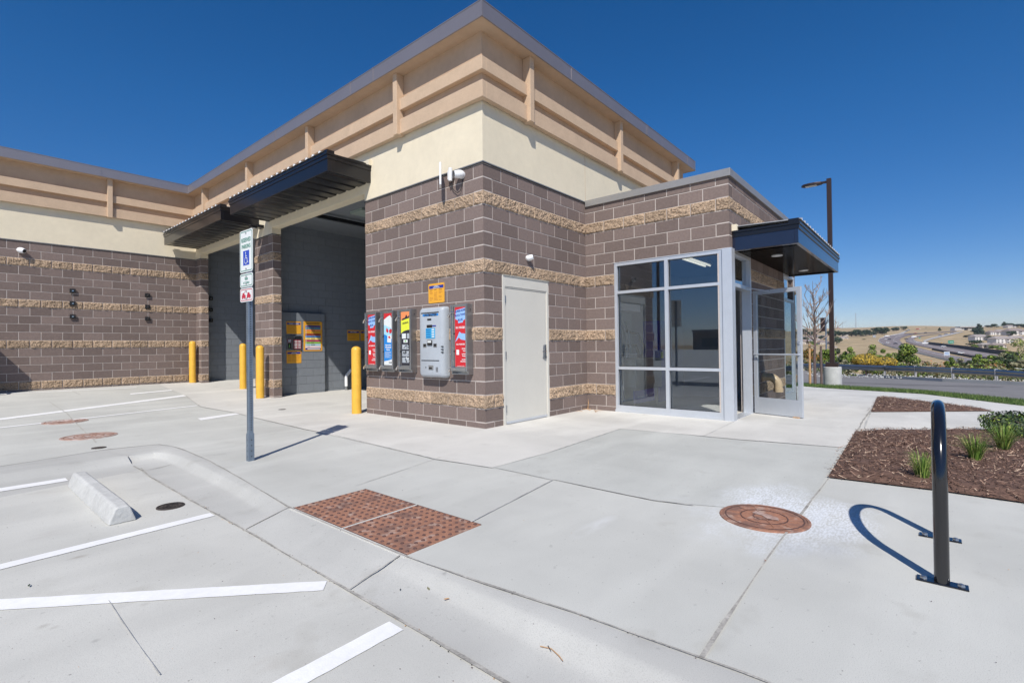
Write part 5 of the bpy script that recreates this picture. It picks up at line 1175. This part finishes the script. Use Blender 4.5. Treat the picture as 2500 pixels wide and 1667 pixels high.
def edge(pts,w,m,off,nm): 
    mb=MB(); pts=[Vector(z6(*p)) for p in pts]
    for a,b in zip(pts,pts[1:]):
        n=max(2,int((b-a).length/6))
        for i in range(n):
            p=a+(b-a)*i/n; q=a+(b-a)*(i+1)/n; d=Vector((0,w/2)); mb.add([tuple(P(*(p-d),off)),tuple(P(*(q-d),off)),tuple(P(*(q+d),off)),tuple(P(*(p+d),off))],[(0,1,2,3)],m)
    return mb.build(nm)
struct(edge(LA,.7,'road_paint',.6,'lane_line')); struct(edge([(2350,830),(1950,785),(1600,730),(1400,690),(1200,640),(1060,600),(985,560),(1010,525),(1090,500)],.35,'road_paint',.65,'lane_line'))
struct(edge([(2050,722),(1650,668),(1400,625),(1280,595),(1160,563),(1170,540),(1260,515)],.35,'road_paint',.65,'lane_line')); struct(edge([(1300,585),(1225,575),(1195,550)],.6,'road_paint',.65,'lane_line'))
def barrier(pts,h,m,label):
    mb=MB(); pp=[]
    for a,b in zip(pts,pts[1:]):
        for i in range(6): pp.append(P(*z6(a[0]+(b[0]-a[0])*i/6,a[1]+(b[1]-a[1])*i/6),.3))
    pp.append(P(*z6(*pts[-1]),.3)); V=[]
    for p in pp: V+=[(p.x-.15,p.y,p.z-.4),(p.x-.1,p.y,p.z+h),(p.x+.15,p.y,p.z+h),(p.x+.2,p.y,p.z-.4)]
    mb.add(V,[(i*4+j,(i+1)*4+j,(i+1)*4+j+1,i*4+j+1) for i in range(len(pp)-1) for j in range(3)],m); tag(mb.build('highway_barrier'),label,'barrier')
barrier([(1335,598),(1500,620),(1750,652),(2000,688),(2300,728)],3.2,'iron','long dark retaining barrier on the right side of the highway')
barrier([(880,603),(1000,640),(1240,692),(1540,762),(1750,800)],1.3,'galv','low grey guardrail along the near side of the highway')
barrier([(1390,655),(1560,690),(1800,735),(1990,765)],1.6,'iron','dark median barrier between the highway carriageways')
# vehicles
def car(m,truck=False):
    t=thing('truck' if truck else 'car','', 'truck' if truck else 'car',(0,0,0),'vehicles on the far highway')
    mb=MB()
    if truck: mb.box((-6,-1.25,1),(4,1.25,4),m); mb.box((4.3,-1.2,.7),(6.3,1.2,3.1),'car_white')
    else: mb.prism([(-2.2,.35),(2.2,.35),(2.25,.8),(1.2,.95),(.6,1.45),(-1.1,1.5),(-1.9,1.0),(-2.25,.9)],-.9,.9,m,frame((0,0,0),(1,0,0),(0,0,1)))
    mb.build('body',t)
    mb=MB(); 
    if truck: mb.box((6.31,-1,2),(6.33,1,2.9),'window_dark')
    else: mb.prism([(1.1,1.0),(.6,1.40),(-1.05,1.44),(-1.7,1.02)],-.915,.915,'window_dark',frame((0,0,0),(1,0,0),(0,0,1)))
    mb.build('windows',t)
    for wx in ((-4.5,-3,4.8) if truck else (-1.4,1.4)):
        for wy in (-1,.8) : mb=MB(); mb.tube([(wx,wy,.4),(wx,wy+.2,.4)],.42 if truck else .33,'rubber',10); mb.build('wheel',t)
    return t
protos={}
for i,(x,y,k,l) in enumerate(((920,522,'Tw','white truck rounding the left bend of the highway'),(915,553,'w','white car right below the truck on the bend'),(945,553,'k','dark car beside the white car on the bend'),(930,588,'w','white car low on the outer lane of the bend'),(1010,598,'k','black car coming down the near carriageway'),(1122,548,'k','dark car in the middle of the inner carriageway'),(1200,530,'Tw','white van like truck on the inner carriageway'),(1325,600,'Tw','white lorry at the foot of the exit ramp'),(1508,630,'w','white car on the right carriageway beside the barrier'),(1475,512,'b','blue car low on the pale ramp'),(1535,497,'b','blue grey car midway on the pale ramp'),(1600,484,'b','small blue car high on the pale ramp'),(1215,490,'r','reddish car on the upper far lane'),(1325,483,'k','dark car on the far upper carriageway'),(1685,700,'w','pale car half hidden by the median barrier'),(1245,447,'Tr','red and white construction truck on the distant hill'),(1125,463,'k','dark car on the distant left ramp'),(1150,452,'b','bluish car at the top of the distant left ramp'))):
    m_={'w':'car_white','k':'car_black','b':'car_blue','r':'car_red'}[k[-1]]; p=Q(x,y,.5)
    key=k
    a=math.atan2(-1,.4) if i%2 else 2.2
    if key not in protos: t=car(m_,k[0]=='T'); protos[key]=t; t.location=p; t.rotation_euler=(0,0,a); t['label']=l; t.scale=((.62 if k[0]=='T' else 1.1),)*3
    else: dup(protos[key],p,a,.62 if k[0]=='T' else 1.1,l)
# signs
def rsign(x,y,w,h,m,label,drop=60,dF=None,lines=0):
    p=Q(x,y+drop); d=(p-CAM).dot(F); k=d/FPX/4.2764; zc_=h*k; t=thing('road_sign',label,'road sign',tuple(p)); wz=drop*k
    mb=MB(); mb.box((-.1,-w*k/2,wz-zc_/2),(.0,w*k/2,wz+zc_/2),m); mb.build('panel',t)
    if lines:
        mb=MB()
        for i in range(3): mb.box((-.12,-w*k*.4,wz-zc_*.3+zc_*.25*i),(-.101,w*k*.4,wz-zc_*.3+zc_*.25*i+zc_*.1),'p_blue'); 
        mb.build('text_lines',t)
    else:
        mb=MB(); mb.box((-.12,-w*k*.35,wz-zc_*.1),(-.101,w*k*.25,wz+zc_*.08),'sign_white'); mb.build('text_lines',t)
    for s_ in (-1,1): mb=MB(); mb.tube([(.05,s_*w*k*.38,-.5),(.05,s_*w*k*.38,wz+zc_*.3)],max(.08,k*2.2),'galv',6); mb.build('post',t)
    t.rotation_euler=(0,0,R(-8))
rsign(1590,577,48,32,'green_sign','green direction sign standing on the dry slope right of the highway',28); rsign(1263,534,18,12,'green_sign','tiny green sign inside the highway bend',10); rsign(1492,590,16,12,'yellow','small yellow warning sign above the dark barrier',14); rsign(1548,697,46,40,'sign_white','white notice board with blue lines beside the highway',60,lines=1); rsign(790,517,28,24,'galv','grey back of a sign on the dry hill left of the highway',12)
# overpass
p=Q(1760,452); d=(p-CAM).dot(F); k=d/FPX/4.2764
t=thing('overpass','distant concrete overpass crossing the highway on the horizon','overpass',tuple(p))
fo=frame((0,0,0),(RT.x,RT.y,0),(0,0,1))
mb=MB(); mb.box((-130*k,27*k,0),(120*k,36*k,12),'hwy_light',fo); mb.box((-130*k,20*k,1),(120*k,27*k,11),'iron',fo); mb.build('deck',t)
for x in (-95,-15,90): mb=MB(); mb.box((x*k-4,-6,1),(x*k+4,21*k,9),'hwy_light',fo); mb.build('pier',t)
mb=MB(); mb.prism([(-190*k,-8),(-100*k,-8),(-112*k,20*k),(-180*k,24*k)],1,11,'hwy_light',fo); mb.build('abutment',t)
# fence
t=thing('wire_fence','wooden post fence across the dry field below the highway','fence',tuple(Q(1400,800)))
for i in range(18):
    p=Q(1245+17*i,775+4.6*i); d=(p-CAM).dot(F); mb=MB(); mb.tube([p+Vector((0,0,-.3)),p+Vector((0,0,18/4.2764/FPX*d))],.0011*d,'bark',5); mb.build('post',t)
mat_inv(t)
# masts
def mast(x,y0,y1,w,label,name='radio_mast',arm=False):
    p=Q(x,y0); d=(p-CAM).dot(F); k=d/FPX/4.2764; t=thing(name,label,'mast',tuple(p)); mb=MB(); mb.tube([(0,0,-3),(0,0,(y0-y1)*k)],[w*k/2,w*k/3],'galv',6); mb.build('pole',t)
    if arm: mb=MB(); mb.tube([(0,0,(y0-y1)*k*.99),(0,-40*k,(y0-y1)*k*1.4)],w*k*.4,'galv',5); mb.build('arm',t)
mast(598,440,275,7,'tall thin radio mast on the left horizon'); mast(457,445,385,4,'thin pole with a slanting arm on the left horizon','light_mast',True)
# dark sign column on pole behind the tree
p=at(z6(290,790),44); t=thing('roadside_sign','tall dark sign panel on a grey steel pole behind the lamp post','sign',(p.x,p.y,H(p.x,p.y)))
k=44/FPX/4.2764; zz=lambda y:at(z6(290,y),44).z-H(p.x,p.y)
mb=MB(); mb.tube([(0,0,-.3),(0,0,zz(318))],7*k,'post_steel',10); mb.build('pole',t); mb=MB(); mb.box((-.05,8*k,zz(465)),(.05,48*k,zz(322)),'pole_bronze'); mb.build('panel',t)
# houses
def house(x,yb,wpx,storeys,m,roofm,label,seed,grp='houses on the far hillside'):
    p=Q(x,yb); d=(p-CAM).dot(F); k=d/FPX/4.2764; w=wpx*k; rng=random.Random(seed); h=w*.30*(1 if storeys==2 else .6); dp=w*.6
    t=thing('house',label,'house',tuple(p),grp); fo=frame((0,0,0),(RT.x,RT.y,0),(0,0,1)).to_3x3().to_4x4()
    mb=MB(); mb.box((-w/2,-3,-dp),(w/2,h,0),m,fo); mb.box((w*.05,-3,0),(w*.42,h*.8,w*.12),m,fo); mb.build('wall',t)
    mb=MB(); e=w*.04; rh=w*.15
    V=[(-w/2-e,h,-dp-e),(w/2+e,h,-dp-e),(w/2+e,h,e),(-w/2-e,h,e),(-w/2+w*.12,h+rh,-dp/2),(w/2-w*.12,h+rh,-dp/2)]
    mb.add([fo@Vector(v) for v in V],[(0,1,5,4),(1,2,5),(2,3,4,5),(3,0,4),(3,2,1,0)],roofm)
    x0,x1=w*.03,w*.44; V=[(x0,h*.8,w*.15),(x1,h*.8,w*.15),((x0+x1)/2,h*.8+w*.09,w*.15),(x0,h*.8,-w*.1),(x1,h*.8,-w*.1),((x0+x1)/2,h*.8+w*.09,-w*.1)]
    mb.add([fo@Vector(v) for v in V],[(0,1,2),(0,2,5,3),(1,4,5,2)],roofm); mb.build('roof',t)
    for c in range(4):
        for r_ in range(storeys):
            cx=-w*.42+c*w*.235; zf=.02 if c<2 else w*.121
            if c>=2 and r_==1 and h*.8<h*.75: continue
            mb=MB(); mb.box((cx,h*(.12+.42*r_),zf-.05),(cx+w*.10,h*(.34+.40*r_),zf+.06),'window_dark',fo); mb.build('window',t)
    return t
HS=[(1915,560,140,2,'house_wall2','house_roof2','white house nearest the dry slope, upper left of the right hand group'),(1900,632,70,2,'house_wall2','house_roof','small white house with blue shade at the lower left of the group'),(1980,640,120,2,'house_wall','house_roof2','cream gabled house low in the middle of the right hand group'),(2100,645,130,2,'house_wall','house_roof','tan house beside the large tree, lowest row'),(2150,590,170,2,'house_wall2','house_roof2','wide white house in the middle row of the group'),(2060,505,110,2,'house_wall2','house_roof','white and violet house in the upper row'),(2140,500,120,2,'house_wall2','house_roof2','white gabled house in the upper row, right of the violet one'),(2290,505,160,2,'house_wall2','house_roof','long grey roofed house at the right edge, upper row'),(2300,560,150,1,'house_wall','house_roof2','low grey roofed house at the right edge, middle row'),(2230,428,90,1,'house_wall2','house_roof2','pale house on the hilltop at the right'),
(70,600,110,2,'house_wall','house_roof','brown roofed house behind the bare tree, leftmost'),(190,595,120,2,'house_wall','house_roof2','brown roofed house directly behind the bare tree trunk'),(280,600,110,1,'house_wall','house_roof','brown roofed house left of the lamp post'),(370,640,70,1,'house_wall','house_roof2','low house just right of the lamp post'),(120,545,100,1,'house_wall','house_roof','upper row house at far left behind the tree'),(250,540,110,1,'house_wall','house_roof2','upper row house left of the lamp post'),(495,512,50,2,'house_wall2','house_roof','small white house among dark trees right of the lamp post'),(485,545,80,1,'house_wall','house_roof2','low tan house below the small white one'),(420,440,40,1,'house_wall','car_red','tiny red roofed house on the left horizon')]
for i,a in enumerate(HS): house(*a,i)
# far trees
def ftree(m,seed,pine=False,n=900):
    rng=random.Random(seed); t=thing('evergreen_tree','','tree',(0,0,0),'trees on the far hills')
    bl=[((rng.uniform(-.25,.25),rng.uniform(-.25,.25),rng.uniform(.25,.85)),rng.uniform(.16,.26),rng.uniform(.10,.17),1) for _ in range(9)] if not pine else [((rng.uniform(-.06,.06),rng.uniform(-.06,.06),.15+.09*i),.34*(1-i/10)+.03,.08,1-i/12) for i in range(9)]
    cloud(bl,n,.06,m,seed).build('crown',t); mb=MB(); mb.tube([(0,0,-.15),(0,0,.6)],[.03,.015],'bark',6); mb.build('trunk',t); return t
FT=[ftree('leaf_dark',31),ftree('leaf_dark',32),ftree('leaf_dark',33,True),ftree('leaf',34)]
used=set()
def place(x,yb,yt,wpx,kind,label):
    p=Q(x,yb); d=(p-CAM).dot(F); k=d/FPX/4.2764; h=(yb-yt)*k*1.05; w=wpx*k*1.7; sc=(w,w,h)
    if kind not in used: used.add(kind); t=FT[kind]; t.location=p; t.scale=sc; t['label']=label
    else: dup(FT[kind],p,random.uniform(0,6),sc,label)
far=[(810,500,415,80,0,'dark evergreen at the left end of the big clump by the bend'),(870,500,412,70,1,'dark evergreen in the middle of the big clump by the bend'),(920,497,420,50,0,'dark evergreen at the right end of the big clump by the bend'),(760,505,455,70,1,'low dark tree joining the big clump and the long row'),(700,510,445,70,0,'dark tree, rightmost of the long row on the left hill'),(650,515,440,80,1,'dark tree, second from the right in the long left row'),(600,518,440,80,0,'dark tree in the middle of the long left row'),(550,520,450,80,1,'dark tree at the left of the long left row'),(985,462,425,35,0,'small tree left of the pair on the ridge'),(1020,463,412,50,1,'round tree of the pair on the ridge'),(1095,452,410,45,0,'lone round tree on the ridge beside the distant ramp'),(1472,462,425,28,2,'small lone conifer left of the overpass'),(1885,510,385,75,2,'tall pine in front of the right end of the overpass'),(1870,500,420,70,0,'bushy lower companion of the tall pine'),(1800,545,490,90,1,'dark bush left of the upper white houses'),(1835,615,550,90,0,'dark bush below the pine at the foot of the slope'),(1960,420,403,28,0,'tiny tree on the right ridge'),(2005,427,395,45,1,'left tree of a pair on the right ridge'),(2045,428,383,45,0,'right tree of a pair on the right ridge'),(2145,412,365,45,2,'left pine on the hilltop at far right'),(2195,415,370,55,1,'right tree on the hilltop at far right'),(2290,425,385,90,0,'dark tree mass at the right end of the hilltop'),(2345,428,385,60,1,'dark tree at the very right edge of the hilltop'),(2200,490,440,50,1,'dark tree between the upper row houses'),(2215,520,455,60,0,'dark tree right of the white gabled house'),(2025,560,500,60,1,'dark tree between upper and middle house rows'),(1945,640,600,70,0,'dark bush in front of the cream gabled house'),(2080,670,610,110,3,'green tree in front of the lowest houses'),(1850,640,600,60,3,'green bush at the left foot of the house group'),(395,600,510,70,1,'dark tree just right of the lamp post, lower'),(385,560,440,60,0,'dark tree just right of the lamp post, upper'),(455,520,450,60,1,'dark tree between lamp post and the small white house'),(50,500,430,80,0,'dark tree at the left edge beside the glass door'),(110,510,455,70,1,'dark tree second from the left edge'),(180,505,445,70,0,'dark tree behind the upper branches of the bare tree'),(230,560,500,60,1,'dark tree between the left brown roofs'),(60,570,520,60,0,'dark tree above the leftmost brown roof'),(330,500,450,50,1,'dark tree directly left of the lamp post'),(150,620,565,60,3,'green tree below the brown roofs'),(1330,430,422,12,0,'speck of a tree on the middle horizon'),(680,552,544,30,3,'tiny bush on the dry hill below the long tree row')]
for a in far: place(*a)
# ================================================================ far side seen only in the glass: lot lamps, distant shop
def lotlamp(x,y,label):
    t=thing('parking_lot_lamp',label,'lamp post',(x,y,H(x,y) if y>2.6 else LOT)); mb=MB(); mb.box((-.08,-.08,0),(.08,.08,7.5),'pole_bronze'); mb.build('pole',t); mb=MB(); mb.box((-.15,-.75,7.4),(.15,.75,7.55),'pole_bronze'); mb.build('lamp_head',t); mb=MB(); mb.lathe([(.3,0),(.3,.7)],(0,0,0),'conc_cast',20); mb.build('concrete_base',t)
lotlamp(-22,9.5,'tall lot lamp mirrored in the large window pane'); lotlamp(-52,26,'farther lot lamp mirrored in the left window pane')
t=thing('retail_building','low brown retail building across the lot, mirrored in the window','building',(-170,48,0))
mb=MB(); mb.box((-12,-9,-.5),(12,9,5.5),'tan_split'); mb.build('wall',t); mb=MB(); mb.box((-12.3,-9.3,5.5),(12.3,9.3,6.2),'coping_metal'); mb.build('roof',t); mb=MB(); mb.box((12.02,-7,.5),(12.1,6,3.4),'window_dark'); mb.build('window',t)
drape('far_street',[(-60,-200),(-60,200),(-140,200),(-140,-200)],'asphalt',0,fn=lambda x,y:-.5)

mb=MB(); rng=random.Random(77)
def bit(x,y,z,s_):
    a=rng.uniform(0,6.28); k=Matrix.Translation((x,y,z))@Matrix.Rotation(a,4,'Z'); mb.add([k@Vector(v) for v in ((-s_,0,0),(s_*.4,-s_*.6,0),(s_,s_*.2,0),(-s_*.2,s_*.7,0),(0,0,s_*.6))],[(0,1,4),(1,2,4),(2,3,4),(3,0,4)],rng.choice(['rubber','bark','iron','wood','bark']))
for k in range(260):
    x=rng.uniform(-7,-3.95); y=rng.uniform(-4.2,1.5); bit(x,y,LOT,rng.uniform(.0015,.0045))
for k in range(230):
    x=rng.uniform(-3.3,2.5); y=rng.uniform(-5.6,3); bit(x,y,H(x,y)+.004,rng.uniform(.0015,.0045))
for (a,b) in zip(pan[8:-1],pan[9:-1]):
    for k in range(int(34*min(3,math.hypot(b[0]-a[0],b[1]-a[1])))):
        f=rng.random(); bit(a[0]+(b[0]-a[0])*f+rng.gauss(0,.008),a[1]+(b[1]-a[1])*f,LOT+.004,rng.uniform(.002,.006))
for (a,b) in zip(back[10:-1],back[11:-1]):
    for k in range(int(16*min(3,math.hypot(b[0]-a[0],b[1]-a[1])))):
        f=rng.random(); bit(a[0]+(b[0]-a[0])*f+rng.gauss(0,.006),a[1]+(b[1]-a[1])*f,.004,rng.uniform(.002,.005))
struct(mb.build('grit'),'stuff','scattered grit and tiny leaf bits on the concrete and in its joints','grit')
# thin air between here and the hills
hm=bpy.data.materials.new('haze'); hm.use_nodes=True; n=hm.node_tree; n.nodes.clear(); o=n.nodes.new('ShaderNodeOutputMaterial'); v=n.nodes.new('ShaderNodeVolumePrincipled')
v.inputs['Color'].default_value=(.80,.88,1,1); v.inputs['Density'].default_value=.00008; v.inputs['Anisotropy'].default_value=.2; n.links.new(v.outputs[0],o.inputs['Volume']); M['haze']=hm
mb=MB(); mb.box((-4100,-4100,-13),(4100,4100,95),'haze'); struct(mb.build('haze'),'stuff','thin pale blue haze over the far hills','haze')
